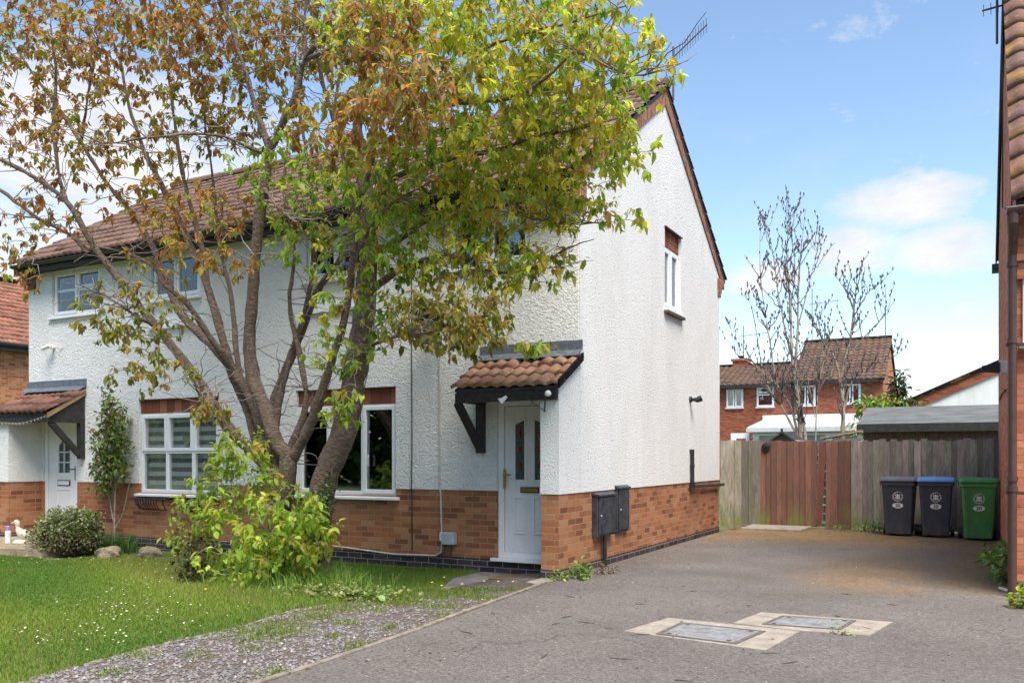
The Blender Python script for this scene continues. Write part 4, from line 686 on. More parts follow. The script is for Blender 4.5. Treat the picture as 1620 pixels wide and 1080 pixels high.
# ---- canopies
def canopy(x0, x1, ztop, zbot, brace_x, tilem, seed, endpanel):
    Yt, Yb = 9.64, 8.95
    b = MB(); b.prism([(Yt, ztop-.02), (Yb+.03, zbot-.012), (Yb+.03, zbot-.045), (Yt, ztop-.06)], 'x', x0+.05, x1-.07); cn_ = b.build('canopy', BLACKW, house)
    tiles('canopy_tiles', x0, x1, (Yt, ztop), (Yb, zbot), .162, .24, tilem, cn_, amp=.032, step=.03, n=10, seed=seed, jit=.012)
    if not endpanel: b = MB(); b.prism([(Yb-.005, zbot+.055), (Yt, ztop+.045), (Yt, ztop-.055), (Yb-.005, zbot-.045)], 'x', x1-.012, x1+.012); b.build('tile_verge', tilem, cn_)
    b = MB(); b.box(x0+.06, x1-.06, 9.0, 9.055, zbot-.17, zbot-.02); b.build('beam', BLACKW, cn_)
    b = MB(); b.box(x0+.02, x1-.01, YF-.018, YF-.002, ztop+.075, ztop+.20); b.prism([(YF-.004, ztop+.08), (YF-.02, ztop+.085), (9.52, ztop+.006), (9.52, ztop-.003)], 'x', x0+.02, x1-.01); b.build('flashing', LEAD, cn_)
    b = MB(); b.box(brace_x-.05, brace_x+.05, YF-.09, YF-.002, zbot-.78, zbot-.03); b.box(brace_x-.04, brace_x+.04, 9.055, YF-.091, zbot-.16, zbot-.05); b.build('bracket_post', BLACKW, cn_)
    b = MB(); p0, p1 = Vector((0, 9.05, zbot-.165)), Vector((0, YF-.085, zbot-.70)); dv = (p1-p0).normalized(); nv = Vector((0, -dv.z, dv.y))*.045
    b.prism([((p0+nv).y, (p0+nv).z), ((p1+nv).y, (p1+nv).z), ((p1-nv).y, (p1-nv).z), ((p0-nv).y, (p0-nv).z)], 'x', brace_x-.036, brace_x+.036); b.build('brace', BLACKW, cn_)
    if endpanel:
        b = MB(); b.prism([(9.06, zbot-.17), (YF-.003, zbot-.17), (YF-.003, ztop-.07), (9.06, zbot-.03)], 'x', x1-.085, x1-.055); b.build('end_panel', BLACKW, cn_)
        b = MB(); b.prism([(Yb+.01, zbot-.015), (YF-.004, ztop-.002), (YF-.004, ztop-.075), (Yb+.01, zbot-.10)], 'x', x1-.05, x1-.02); b.build('barge_strip', WOODP, cn_)
    return cn_
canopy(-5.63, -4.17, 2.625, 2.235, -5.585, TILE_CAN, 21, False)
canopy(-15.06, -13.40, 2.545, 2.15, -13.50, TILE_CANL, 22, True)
# string of tiny lights under the left canopy
b = MB(); pts = crom([(-15.0, 8.985, 2.0), (-14.6, 8.985, 1.99), (-14.2, 8.985, 1.975), (-13.8, 8.985, 2.03), (-13.45, 8.985, 2.10)], 8); b.tube([tuple(q) for q in pts], .004, 5)
for q in pts[::2]: b.tube([(q[0], q[1], q[2]), (q[0], q[1]-.005, q[2]-.03)], [.008, .010], 6)
tag(b.build('string_lights', simple('pale_bulbs', (.5, .46, .38), .3)), 'string of tiny pale bulbs draped along the left canopy beam', 'string lights')
# ---- pipes and cables on the walls
b = MB(); b.tube([(-6.68, YF-.012, 4.55), (-6.68, YF-.012, 2.6), (-6.672, YF-.012, 1.6), (-6.68, YF-.012, .975), (-6.68, YF-.004, .93), (-6.675, YF-.004, .14)], .007, 6); b.build('black_cable', BLACKP, house)
b = MB(); b.tube([(-6.225, YF-.014, 4.55), (-6.225, YF-.014, .99), (-6.22, YF-.008, .93), (-6.2, YF-.008, .35), (-6.21, YF-.008, .15), (-6.3, YF-.012, .10), (-7.0, YF-.012, .085), (-7.9, YF-.012, .14), (-8.7, YF-.012, .16)], .011, 6); b.build('white_cable', simple('grey_white_cable', (.55, .53, .48), .6), house)
b = MB(); b.tube([(XR+.04, 14.28, 1.53), (XR+.04, 14.28, .92)], .034, 12); b.tube([(XR-.03, 14.28, 1.50), (XR+.03, 14.28, 1.50)], .036, 12); b.tube([(XR+.045, 14.28, .915), (XR+.045, 16.3, .885)], .030, 12); b.tube([(XR+.045, 14.28, .97), (XR+.045, 14.28, .88)], .042, 12); b.tube([(XR+.04, 14.28, 1.24), (XR+.04, 14.28, 1.27)], .042, 12); b.build('waste_pipe', BLACKP, house)

# ---- fixtures on or by the house
def meter(y0, y1, z0, z1, lab, pipe, dp=.07):
    e = empty('meter_box', (XR, (y0+y1)/2, z0), lab, 'meter box', 'meter boxes on the gable')
    b = MB(); b.box(XR-.008, XR+dp, y0, y1, z0, z1); b.build('box', METERB, e, bevel=.008)
    b = MB(); b.box(XR+dp+.001, XR+dp+.02, y0+.02, y1-.02, z0+.03, z1-.04); dd = b.build('door', METERB, e, bevel=.006)
    b = MB(); b.hexa([(XR-.01, y0-.02, z1+.001), (XR+dp+.03, y0-.01, z1-.02), (XR+dp+.03, y1+.01, z1-.02), (XR-.01, y1+.02, z1+.001)], [(XR-.01, y0-.02, z1+.03), (XR+dp+.03, y0-.01, z1+.0), (XR+dp+.03, y1+.01, z1+.0), (XR-.01, y1+.02, z1+.03)]); b.build('cover', METERB, e)
    b = MB(); b.tube([(XR+dp+.021, y0+.06, (z0+z1)/2), (XR+dp+.03, y0+.06, (z0+z1)/2)], .014, 8); b.build('lock', GREYP, dd)
    if pipe: b = MB(); b.tube([(XR+.05, y0+.28, z0), (XR+.05, y0+.28, -.02)], .028, 10); b.build('pipe', BLACKP, e)
    return e
meter(10.06, 10.66, .40, .93, 'wide black meter box with a pipe below it on the gable brick', True)
meter(10.83, 11.25, .40, 1.0, 'narrow black meter box scuffed white, right of the wider box', False, .035)
e = empty('wall_light', (XR, 14.27, 2.37), 'black wall spotlight pointing sideways on the white gable', 'wall light')
b = MB(); b.lathe((0, 0, 0), [(.055, 0), (.05, .03), (.02, .05)], 14); o = b.build('base', BLACKP, None); o.rotation_euler = (0, R(90), 0); o.location = (XR, 14.27, 2.37); bpy.context.view_layer.update(); mw = o.matrix_world.copy(); o.parent = e; o.matrix_parent_inverse = Matrix.Translation(-Vector(e.location))
b = MB(); b.tube([(XR+.04, 14.27, 2.37), (XR+.12, 14.27, 2.36), (XR+.19, 14.30, 2.39)], [.02, .045, .055], 12); b.build('lamp_head', BLACKP, e)
e = empty('security_camera', (-14.28, YF, 3.3), 'small white security camera with cable on the left house front', 'security camera')
b = MB(); b.tube([(-14.28, YF-.002, 3.33), (-14.28, YF-.05, 3.33)], .035, 12); b.tube([(-14.28, YF-.05, 3.33), (-14.30, YF-.10, 3.31)], .015, 8); b.build('bracket', WHITEP, e)
b = MB(); b.tube([(-14.22, YF-.12, 3.345), (-14.40, YF-.14, 3.30)], [.035, .038], 12); h_ = b.build('housing', WHITEP, e); b = MB(); b.tube([(-14.40, YF-.14, 3.30), (-14.412, YF-.1412, 3.297)], .028, 12); b.build('lens', BLACKP, h_)
b = MB(); b.tube([(-14.22, YF-.12, 3.345), (-14.12, YF-.06, 3.33), (-14.05, YF-.004, 3.32)], .008, 6); b.build('cable', WHITEP, e)
e = empty('junction_box', (-6.09, YF, .33), 'grey plastic outdoor junction box low on the brick by the front door', 'junction box')
b = MB(); b.box(-6.16, -5.97, YF-.09, YF+.008, .26, .42); b.build('box', GREYP, e, bevel=.012); b = MB(); b.box(-6.205, -6.165, YF-.06, YF+.006, .30, .415); b.build('side_switch', WHITEP, e, bevel=.006)
b = MB(); b.tube([(-6.12, YF-.04, .26), (-6.14, YF-.05, .15), (-6.22, YF-.05, .07), (-6.24, YF-.05, -.05)], .007, 6); b.tube([(-6.04, YF-.03, .26), (-6.05, YF-.03, .1), (-6.04, YF-.03, -.05)], .006, 6); b.build('cables', BLACKP, e)
def hayrack(x0, x1, lab):
    e = empty('window_basket', ((x0+x1)/2, YF, .6), lab, 'window basket', 'wire baskets below the striped-blind window'); zt, zb, d = .735, .55, .19
    xm, hw = (x0+x1)/2, (x1-x0)/2; b = MB()
    arc_ = lambda k, r: (xm+hw*math.cos(k), YF-.01-d*r*math.sin(k))
    b.tube([(x0, YF-.008, zt), (x0+.03, YF-d*.8, zt), (x0+.12, YF-d, zt), (x1-.12, YF-d, zt), (x1-.03, YF-d*.8, zt), (x1, YF-.008, zt)], .013, 6); b.tube([(x0, YF-.006, zt), (x1, YF-.006, zt)], .008, 6); b.build('rim', BLACKP, e)
    b = MB()
    for i in range(11):
        x = x0+.05+(x1-x0-.1)*i/10; f = min(1, min(i, 10-i)/1.6+.35)
        b.tube([(x, YF-d*min(1, f+.3), zt), (x*.9+xm*.1, YF-d*.95*min(1, f+.2), zt-.08), (x*.86+xm*.14, YF-d*.6*f, zb+.02), (x*.84+xm*.16, YF-.01, zb)], .009, 5)
    b.build('ribs', BLACKP, e)
    b = MB(); b.tube([(x0+.1, YF-.01, zb), (x1-.1, YF-.01, zb)], .007, 6); b.build('back_bar', BLACKP, e)
hayrack(-12.09, -11.33, 'empty black wire basket under the window, left of the pair'); hayrack(-11.07, -10.31, 'black wire basket under the window, partly hidden by bright shoots')
e = empty('bird_feeder_hook', (-4.35, 9.0, 2.0), 'black hanging bracket with a small lamp on the right canopy end', 'bracket')
b = MB(); b.tube([(-4.36, 8.98, 2.14), (-4.36, 8.97, 1.92)], .010, 6); b.tube([(-4.36, 8.97, 2.13), (-4.55, 8.93, 2.145), (-4.62, 8.93, 2.14)], .005, 6); b.tube([(-4.60, 8.94, 2.11), (-4.36, 8.975, 1.935)], .006, 6); b.build('arm', BLACKP, e)
b = MB(); b.lathe((-4.31, 8.955, 2.10), [(.012, 0), (.034, .012), (.040, .03), (.032, .055), (.012, .07)], 14); b.build('lamp', WHITEP, e, smooth=True)
e = empty('canopy_spotlight', (-4.92, 8.98, 2.07), 'small white twin lamp fixed under the right canopy beam', 'lamp')
b = MB(); b.tube([(-4.97, 8.99, 2.09), (-4.92, 8.96, 2.065), (-4.86, 8.975, 2.12)], [.02, .034, .018], 10); b.build('body', WHITEP, e); b = MB(); b.tube([(-4.92, 8.99, 2.115), (-4.92, 8.985, 2.05)], .014, 8); b.build('mount', BLACKP, e)
e = empty('satellite_dish', (-6.3, YF, 3.1), 'dark grey satellite dish half hidden by leaves on the front wall', 'satellite dish')
b = MB(); prof = [(.0, -.06), (.10, -.05), (.19, -.015), (.24, .02)]; n_ = 24
for r0, r1 in zip(prof, prof[1:]):
    for j in range(n_):
        q0, q1 = 2*math.pi*j/n_, 2*math.pi*(j+1)/n_; f = lambda r, q: (-6.28+r[0]*math.cos(q), YF-.24-r[1], 3.12+r[0]*1.05*math.sin(q))
        b.poly([f(r0, q0), f(r1, q0), f(r1, q1), f(r0, q1)])
o = b.build('dish', DARKM, e, smooth=True); s_ = o.modifiers.new('thickness', 'SOLIDIFY'); s_.thickness = .008
b = MB(); b.tube([(-6.28, YF-.002, 3.02), (-6.28, YF-.10, 3.0), (-6.28, YF-.19, 3.12)], .018, 8); b.build('mount', DARKM, e)
b = MB(); b.tube([(-6.28, YF-.2, 2.90), (-6.28, YF-.52, 2.95)], .010, 6); b.tube([(-6.28, YF-.50, 2.95), (-6.28, YF-.58, 3.0)], .025, 8); b.build('receiver_arm', DARKM, e)
def aerial(base, top, boom0, boom1, n, el, lab, name='tv_aerial', rad=.012):
    e = empty(name, base, lab, 'aerial', 'roof aerials'); b = MB(); b.tube([base, top], .016, 8); b.build('mast', DARKM, e)
    b = MB(); b.tube([boom0, boom1], rad, 6); bo = b.build('boom', DARKM, e); b = MB(); p0, p1 = Vector(boom0), Vector(boom1)
    for i in range(n):
        p = p0.lerp(p1, .03+.95*i/(n-1)); b.tube([tuple(p-Vector(el)), tuple(p+Vector(el))], .005, 5)
    b.build('elements', DARKM, bo)
aerial((-4.09, 12.95, 6.9), (-4.09, 12.95, 7.72), (-4.09, 12.95, 7.56), (-3.62, 13.15, 8.04), 13, (.0, .0, .115), 'tv aerial on the white gable peak beside the tree top')
e = empty('doormat', (-4.85, 9.1, 0), 'thin brown doormat on the path below the right front door', 'doormat'); b = MB(); b.prism([(-5.15, 9.05), (-4.50, 9.05), (-4.50, 9.45), (-5.15, 9.45)], 'z', -.069, -.05); b.build('mat', simple('coir', (.17, .10, .055), 1, .3, 40, .6, 150), e)
# ================================================================== neighbour on the left: only its lit side shows past the white house
e = empty('neighbour_house', (-28, 18, 0), 'bright orange brick house with red tiled roof beyond the left end', 'house')
b = MB(); b.box(-33, -26.0, 12, 27, -.3, 4.72); b.build('wall', BR_ORANGE, e)
b = MB(); b.prism([(-25.75, 4.80), (-29.5, 7.42), (-33.25, 4.80)], 'y', 11.8, 27.2); rr = b.build('roof', BLACKW, e)
tiles('tiles', 11.75, 27.25, (-29.5, 7.45), (-25.62, 4.80), .15, .30, TILE_RED, rr, seed=31, axis='y', n=6)
b = MB(); b.tube([(-29.5, 11.75, 7.47), (-29.5, 27.25, 7.47)], .12, 10); b.build('ridge', TILE_RED, rr)
b = MB(); b.tube([(-25.6, 11.8, 4.78), (-25.6, 27.2, 4.78)], .07, 8); b.box(-25.85, -25.72, 11.8, 27.2, 4.60, 4.78); b.build('gutter', BLACKP, e)

# ================================================================== neighbour on the right
NX, NY = .385, 10.17
e = empty('red_brick_house', (3.5, 14, 0), 'red brick house with mossy tiles and brown downpipe at the right edge', 'house')
ZE = 3.72
b = MB(); b.prism([(NY, .14), (17.7, .14), (17.7, 5.0), (13.3, 8.0), (NY, ZE+.45)], 'x', NX, 7.5)
b.build('wall', BR_RED, e)
b = MB(); b.box(NX-.008, 7.6, NY-.008, 17.71, -.3, .139); b.build('plinth', BR_ENG, e)
b = MB(); b.box(NX-.02, NX+.5, NY-.12, NY-.001, ZE-.35, ZE-.10); b.box(NX-.012, NX+.5, NY-.07, NY-.001, ZE-.52, ZE-.351); b.build('corbel', BR_RED, e)
b = MB(); b.prism([(NY-.25, ZE+.12), (13.3, 7.98), (17.85, 4.92), (17.85, 5.05), (13.3, 8.10), (NY-.25, ZE+.22)], 'x', NX-.02, 7.6); rr = b.build('roof', BLACKW, e)
tiles('front_tiles', NX-.06, 7.4, (13.3, 8.12), (NY-.30, ZE+.22), .30, .33, TILE_R, rr, seed=41, amp=.06, n=12, step=.035)
b = MB(); b.tube([(NX-.05, 13.3, 8.13), (7.4, 13.3, 8.13)], .13, 10); b.build('ridge', TILE_R, rr)
b = MB(); b.prism([(13.3, 7.86), (17.9, 4.80), (17.9, 5.04), (13.3, 8.10)], 'x', NX-.045, NX-.021); b.box(NX-.10, NX+.1, 17.75, 17.95, 4.72, 4.86); b.build('bargeboard', simple('green_black_board', (.05, .055, .045), .7, .3, 10), e)
pts = [(NY-.32+.065*math.cos(a), ZE+.13+.065*math.sin(a)) for a in [R(v) for v in range(180, 361, 20)]]+[(NY-.265, ZE+.145), (NY-.375, ZE+.145)]
b = MB(); b.prism(pts, 'x', NX-.10, 7.5); b.build('gutter', BROWNP, e)
PXX = NX-.045
b = MB(); PY = NY-.10
b.tube([(PXX, NY-.31, ZE+.10), (PXX, NY-.31, ZE+.0), (PXX, NY-.24, ZE-.10), (PXX, NY-.16, ZE-.17), (PXX, PY, ZE-.28), (PXX, PY, ZE-.36)], [.06, .055, .05, .046, .046, .046], 14)
b.tube([(PXX, PY, ZE-.33), (PXX, PY, .02)], .042, 14); 
for z in (ZE-.40, 2.55, 1.16, 1.06): b.tube([(PXX, PY, z), (PXX, PY, z+.05)], .052, 14)
for z in (2.52, 1.03): b.box(PXX-.06, PXX+.14, PY-.02, PY+.02, z, z+.03)
b.build('downpipe', BROWNP, e)
b = MB(); bars(b, NX+.05, NX+1.35, 2.55, 3.40, .055, NY-.03, NY+.02); b.box(NX+.68, NX+.72, NY-.026, NY+.02, 2.606, 3.344); wn = b.build('window', UPVC, e)
b = MB(); b.box(NX+.10, NX+1.30, NY-.012, NY-.004, 2.60, 3.35); b.build('pane', simple('dark_pane', (.02, .025, .03), .04, .1, 2, spec=.9), wn); b = MB(); b.box(NX+.02, NX+1.38, NY-.10, NY-.002, 2.50, 2.545); b.build('sill', UPVC, wn)
b = MB(); b.tube([(NX-.03, 14.0, 7.3), (NX-.03, 14.0, 4.9), (NX-.03, 12.2, 4.4)], .01, 6); b.tube([(NX-.012, 11.2, .1), (NX-.012, 11.2, 4.4)], .009, 6); b.tube([(NX-.012, 16.6, 2.35), (NX-.012, 15.0, 2.36), (NX-.02, 13.3, 2.30)], .012, 6); b.build('wall_cable', BLACKP, e)
e2 = empty('security_light', (NX, 12.6, 2.6), 'black and white security light on the right brick wall', 'security light')
b = MB(); b.box(NX-.10, NX+.003, 12.52, 12.66, 2.46, 2.62); b.build('housing', WHITEP, e2, bevel=.01)
b = MB(); b.hexa([(NX-.30, 12.50, 2.50), (NX-.10, 12.50, 2.47), (NX-.10, 12.68, 2.47), (NX-.30, 12.68, 2.50)], [(NX-.30, 12.50, 2.56), (NX-.10, 12.50, 2.60), (NX-.10, 12.68, 2.60), (NX-.30, 12.68, 2.56)]); b.build('lamp_head', BLACKP, e2)
e2 = empty('wall_vent', (NX, 12.3, 2.2), 'small square pale vent plate under the security light', 'vent'); b = MB(); b.box(NX-.02, NX+.003, 12.2, 12.4, 2.12, 2.32); b.build('plate', simple('buff_plastic', (.4, .3, .22), .6), e2)
b = MB()
for k in range(4): b.box(NX-.028, NX-.0205, 12.22, 12.38, 2.145+.045*k, 2.165+.045*k)
b.build('louvres', BROWNP, e2)
aerial((NX-.11, 13.45, 7.0), (NX-.11, 13.45, 9.6), (NX-.28, 13.3, 7.42), (NX-.0, 13.7, 7.62), 4, (.0, .05, .10), 'tall thin aerial mast on the right brick house', rad=.014)

# ================================================================== fence, gate and boards across the end of the drive
m, nt, b_, o_ = nodes('fence_wood'); t = NT(nt); p = t.pos(); g = t.noise(t.scale(p, (9, 9, .7)), 7, 6, .7, .8)
c = t.ramp(g, [(.28, (.45, .43, .40)), (.5, (1, 1, 1)), (.75, (1.3, 1.3, 1.3))]); c = t.mix(1.0, c, t.colattr(), 'MULTIPLY')
sx = t.n('ShaderNodeSeparateXYZ'); t.l(p, sx.inputs[0])
wet = t.math('MULTIPLY', t.ramp(t.noise(t.scale(p, (3, 3, .6)), 4, 5, .7), [(.35, 0), (.65, 1)]), .55); c = t.mix(wet, c, (.09, .075, .055))
alg = t.n('ShaderNodeMapRange'); t.l(sx.outputs[2], alg.inputs[0]); alg.inputs[1].default_value = .55; alg.inputs[2].default_value = .1
alg = t.math('MULTIPLY', alg.outputs[0], t.ramp(t.noise(t.scale(p, (1, 1, .4)), 2.3, 4, .6), [(.46, 0), (.60, .8)])); c = t.mix(alg, c, (.17, .19, .035))
t.l(c, b_.inputs['Base Color']); b_.inputs['Roughness'].default_value = .9; t.bump(g, .5, .008, b_); FW = m
def boards(name, x0, x1, y, z0, z1, w, tone, parent, seed, lean=0, ragged=.015, cut=None):
    rg = random.Random(seed); b = MB(); x = x0
    while x < x1-.02:
        ww = w*rg.uniform(.85, 1.15); x2 = min(x1, x+ww); k = rg.uniform(.62, 1.25); b.col = tuple(c*k*rg.uniform(.94, 1.06) for c in tone)
        zt = z1+rg.uniform(-ragged, ragged); zb = z0+rg.uniform(0, .03); dy = rg.uniform(-.008, .008); tl = lean+rg.uniform(-.006, .006)
        b.hexa([(x+.002, y+dy-.012, zb), (x2+.012, y+dy+.002, zb), (x2+.012, y+dy+.014, zb), (x+.002, y+dy+.012, zb)], [(x+.002+tl, y+dy-.012, zt), (x2+.012+tl, y+dy+.002, zt), (x2+.012+tl, y+dy+.014, zt), (x+.002+tl, y+dy+.012, zt)]); x = x2
    return b.build(name, FW, parent)
GREY = (.36, .32, .265); PALE = (.50, .43, .34); RED = (.25, .108, .072); DGREY = (.30, .265, .21)
FY = 17.75
def fence(name, x0, x1, y, z1, w, tone, lab, cat, seed, **k):
    e = empty(name, ((x0+x1)/2, y, 0), lab, cat)
    boards('boards', x0, x1, y, .02, z1, w, tone, e, seed, **k)
    b = MB(); b.col = tuple(c*.7 for c in tone)
    for z in (.35, z1-.35): b.box(x0+.01, x1-.01, y+.017, y+.06, z, z+.08)
    b.build('rails', FW, e); return e
fence('fence_panel', -4.34, -3.94, 16.72, 1.715, .135, PALE, 'pale grey board panel with green mossy foot beside the white gable', 'fence panel', 51)
fence('fence_panel', -4.16, -3.80, FY-.05, 1.735, .125, DGREY, 'dark grey narrow board panel left of the red gate', 'fence panel', 52)
g = fence('wooden_gate', -3.80, -2.72, FY, 1.725, .115, RED, 'red brown boarded gate with a round black latch', 'gate', 53)
b = MB(); b.lathe((0, 0, 0), [(.085, 0), (.085, .02), (.05, .03)], 18); b.tube([(0, 0, .03), (.03, .02, .05)], .02, 8); o = b.build('latch', BLACKP); o.rotation_euler = (R(90), 0, 0); o.location = (-3.68, FY-.022, 1.60); o.parent = g; o.matrix_parent_inverse = Matrix.Translation(-Vector(g.location))
e = empty('fence_panel', (-2.4, FY, 0), 'leaning red brown boards with a gap right of the gate', 'fence panel')
b = MB(); b.col = (.21, .07, .04); b.hexa([(-2.74, FY-.01, .05), (-2.63, FY-.005, .05), (-2.63, FY+.01, .05), (-2.74, FY+.008, .05)], [(-2.66, FY-.01, 1.69), (-2.53, FY-.005, 1.70), (-2.53, FY+.01, 1.70), (-2.66, FY+.008, 1.69)]); b.col = (.30, .2, .13); b.hexa([(-2.75, FY-.008, .05), (-2.741, FY-.008, .05), (-2.741, FY+.01, .05), (-2.75, FY+.01, .05)], [(-2.67, FY-.008, 1.69), (-2.661, FY-.008, 1.69), (-2.661, FY+.01, 1.69), (-2.67, FY+.01, 1.69)]); b.build('leaning_board', FW, e)
boards('boards', -2.555, -2.09, FY, .0, 1.70, .115, RED, e, 55, lean=.012)
b = MB(); b.col = DGREY
for k in range(9): b.box(-2.95, -2.45, FY+.09, FY+.105, .15+.165*k, .285+.165*k)
b.build('slats_behind', FW, e)
f = fence('garden_fence', -2.08, .40, FY, 1.72, .10, GREY, 'long weathered grey vertical board fence behind the wheelie bins', 'fence', 56, ragged=.03)
b = MB(); b.col = (.48, .44, .38); b.box(-.98, -.87, FY-.06, FY-.02, .0, 1.70); b.build('post', FW, f); b = MB(); b.col = (.15, .13, .11); b.box(.31, .40, FY-.07, FY-.02, 0, 1.76); b.build('post', FW, f)

# ================================================================== wheelie bins
def rrect(hx, y0, y1, r, z, n=4):
    out = []
    for cx, cy, a0 in ((hx-r, y0+r, -90), (hx-r, y1-r, 0), (-hx+r, y1-r, 90), (-hx+r, y0+r, 180)):
        for i in range(n+1): a = R(a0+90*i/n); out.append((cx+r*math.cos(a), cy+r*math.sin(a), z))
    return out
def loft(b, rings):
    k = len(rings[0]); base = len(b.v)
    for r in rings: b.v += r
    for i in range(len(rings)-1):
        for j in range(k): b.face([base+i*k+j, base+i*k+(j+1) % k, base+(i+1)*k+(j+1) % k, base+(i+1)*k+j])
    b.face([base+j for j in reversed(range(k))]); b.face([base+(len(rings)-1)*k+j for j in range(k)])
def binplastic(name, base):
    m, nt, b_, o_ = nodes(name); t = NT(nt); c = t.ramp(t.noise(t.obj(), 6, 6, .7), [(.3, tuple(x*.75 for x in base)), (.7, tuple(x*1.15 for x in base))])
    sx = t.n('ShaderNodeSeparateXYZ'); t.l(t.pos(), sx.inputs[0]); mr = t.n('ShaderNodeMapRange'); t.l(sx.outputs[2], mr.inputs[0]); mr.inputs[1].default_value = .32; mr.inputs[2].default_value = .02
    c = t.mix(t.math('MULTIPLY', mr.outputs[0], t.ramp(t.noise(t.obj(), 14, 6, .75), [(.4, 0), (.75, .6)])), c, (.2, .19, .17))
    t.l(c, b_.inputs['Base Color']); b_.inputs['Roughness'].default_value = .42; t.bump(t.noise(t.obj(), 140, 2), .15, .002, b_); return m
BIN_D = binplastic('charcoal_plastic', (.052, .056, .074)); BIN_G = binplastic('green_plastic', (.075, .28, .075)); LID_B = binplastic('blue_plastic', (.14, .30, .66)); LID_K = binplastic('grey_lid_plastic', (.14, .145, .165))
STW = simple('white_sticker', (.82, .82, .80), .4, .03, 10); INK = simple('black_ink', (.012, .012, .014), .5)
yf = lambda z: -.215-.075*(z-.03)/.9
def front(b, pts, off):         # a flat mark lying on the sloping front of a bin
    b.poly([(x, yf(z)-off, z) for x, z in pts])
def text_mesh(s, size, cx, cz, off):
    cu = bpy.data.curves.new('number', 'FONT'); cu.body = s; cu.size = size; cu.align_x = 'CENTER'; cu.align_y = 'CENTER'; cu.offset = .0022
    ob = bpy.data.objects.new('number', cu); COL.objects.link(ob); dg = bpy.context.evaluated_depsgraph_get(); me = bpy.data.meshes.new_from_object(ob.evaluated_get(dg)); bpy.data.objects.remove(ob)
    for v in me.vertices: x, z = v.co.x+cx, v.co.y+cz; v.co = (x, yf(z)-off, z)
    return me
def wheelie(x, y, rz, body, lid, lab, tall=1.0):
    e = empty('wheelie_bin', (0, 0, 0), lab, 'bin', 'wheelie bins in front of the fence')
    b = MB(); loft(b, [rrect(.20, -.20, .17, .03, .03), rrect(.212, -.215, .18, .035, .05), rrect(.262, -.287, .25, .04, .88), rrect(.268, -.290, .255, .04, .90), rrect(.292, -.315, .29, .04, .905), rrect(.292, -.315, .29, .04, .965), rrect(.28, -.30, .28, .04, .97)])
    bd = b.build('body', body, e, smooth=False); 
    b = MB()
    for sx_ in (-1, 1): b.hexa([(sx_*.150-.006, yf(.08)-.006, .08), (sx_*.150+.006, yf(.08)-.006, .08), (sx_*.150+.006, yf(.08)+.02, .08), (sx_*.150-.006, yf(.08)+.02, .08)], [(sx_*.185-.006, yf(.87)-.006, .87), (sx_*.185+.006, yf(.87)-.006, .87), (sx_*.185+.006, yf(.87)+.02, .87), (sx_*.185-.006, yf(.87)+.02, .87)])
    b.build('ribs', body, bd)
    b = MB(); loft(b, [rrect(.300, -.335, .27, .05, .972), rrect(.304, -.340, .27, .05, .985), rrect(.298, -.33, .27, .06, 1.02), rrect(.27, -.29, .25, .07, 1.045), rrect(.15, -.15, .15, .07, 1.058)]); lo = b.build('lid', lid, e, smooth=False, bevel=.004)
    b = MB()
    for sx_ in (-1, 1): b.tube([(sx_*.23-.05, -.25, 1.040), (sx_*.23+.05, -.25, 1.040)], .013, 8)
    b.build('lid_grip', lid, lo)
    for sx_ in (-1, 1):
        b = MB(); b.tube([(sx_*.225, .21, .10), (sx_*.285, .21, .10)], .10, 20); wo = b.build('wheel', BLACKP, e); b = MB(); b.tube([(sx_*.286, .21, .10), (sx_*.291, .21, .10)], .045, 14); b.build('hub', DARKM, wo)
    b = MB(); b.tube([(-.225, .21, .10), (.225, .21, .10)], .013, 8); b.build('axle', DARKM, e)
    b = MB(); b.tube([(-.2, .28, .95), (-.2, .36, .99), (.2, .36, .99), (.2, .28, .95)], .016, 8); b.build('handle', body, e)
    # oval number sticker and round printed emblem
    cz = .545; b = MB(); front(b, [(.088*math.cos(a), cz+.048*math.sin(a)) for a in [2*math.pi*i/28 for i in range(28)]], .003); st = b.build('number_sticker', STW, e)
    me = text_mesh('20', .085, 0, cz, .0045); me.materials.append(INK); no = bpy.data.objects.new('number', me); COL.objects.link(no); attach(no, st)
    cz = .705; b = MB(); rr_ = random.Random(4)
    ring = [(.086*math.cos(2*math.pi*i/40), .086*math.sin(2*math.pi*i/40)) for i in range(41)]
    for i in range(40):
        (x0, z0), (x1, z1) = ring[i], ring[i+1]; front(b, [(x0, cz+z0), (x1, cz+z1), (x1*.95, cz+z1*.95), (x0*.95, cz+z0*.95)], .003)
    for i in range(26):             # ring of small lettering-like marks
        a = R(-60+300*i/25)+math.pi/2+R(60); q = [(r*math.cos(a+d), cz+r*math.sin(a+d)) for r, d in ((.066, -.06), (.066, .05), (.077, .05), (.077, -.06))]; front(b, q, .003)
    for pts in ([(-.010, -.045), (.010, -.045), (.012, .042), (-.012, .042)], [(-.042, .012), (-.016, .0), (-.016, .036), (-.034, .040)], [(.042, .012), (.016, .0), (.016, .036), (.034, .040)], [(-.046, -.030), (-.015, -.044), (-.015, -.012), (-.036, -.008)], [(.046, -.030), (.015, -.044), (.015, -.012), (.036, -.008)]):
        front(b, [(px, cz+pz) for px, pz in pts], .003)
    b.build('emblem', STW, e)
    e.location = (x, y, 0); e.rotation_euler = (0, 0, rz)
    for ch in e.children: ch.matrix_parent_inverse = Matrix.Identity(4)
    e.scale = (1, 1, 1); return e
wheelie(-1.18, 17.02, R(-3), BIN_D, LID_K, 'charcoal wheelie bin with grey lid, leftmost of three')
wheelie(-.59, 16.98, R(1), BIN_D, LID_B, 'charcoal wheelie bin with bright blue lid in the middle')
wheelie(.06, 16.72, R(3), BIN_G, BIN_G, 'green wheelie bin with green lid next to the brick wall')

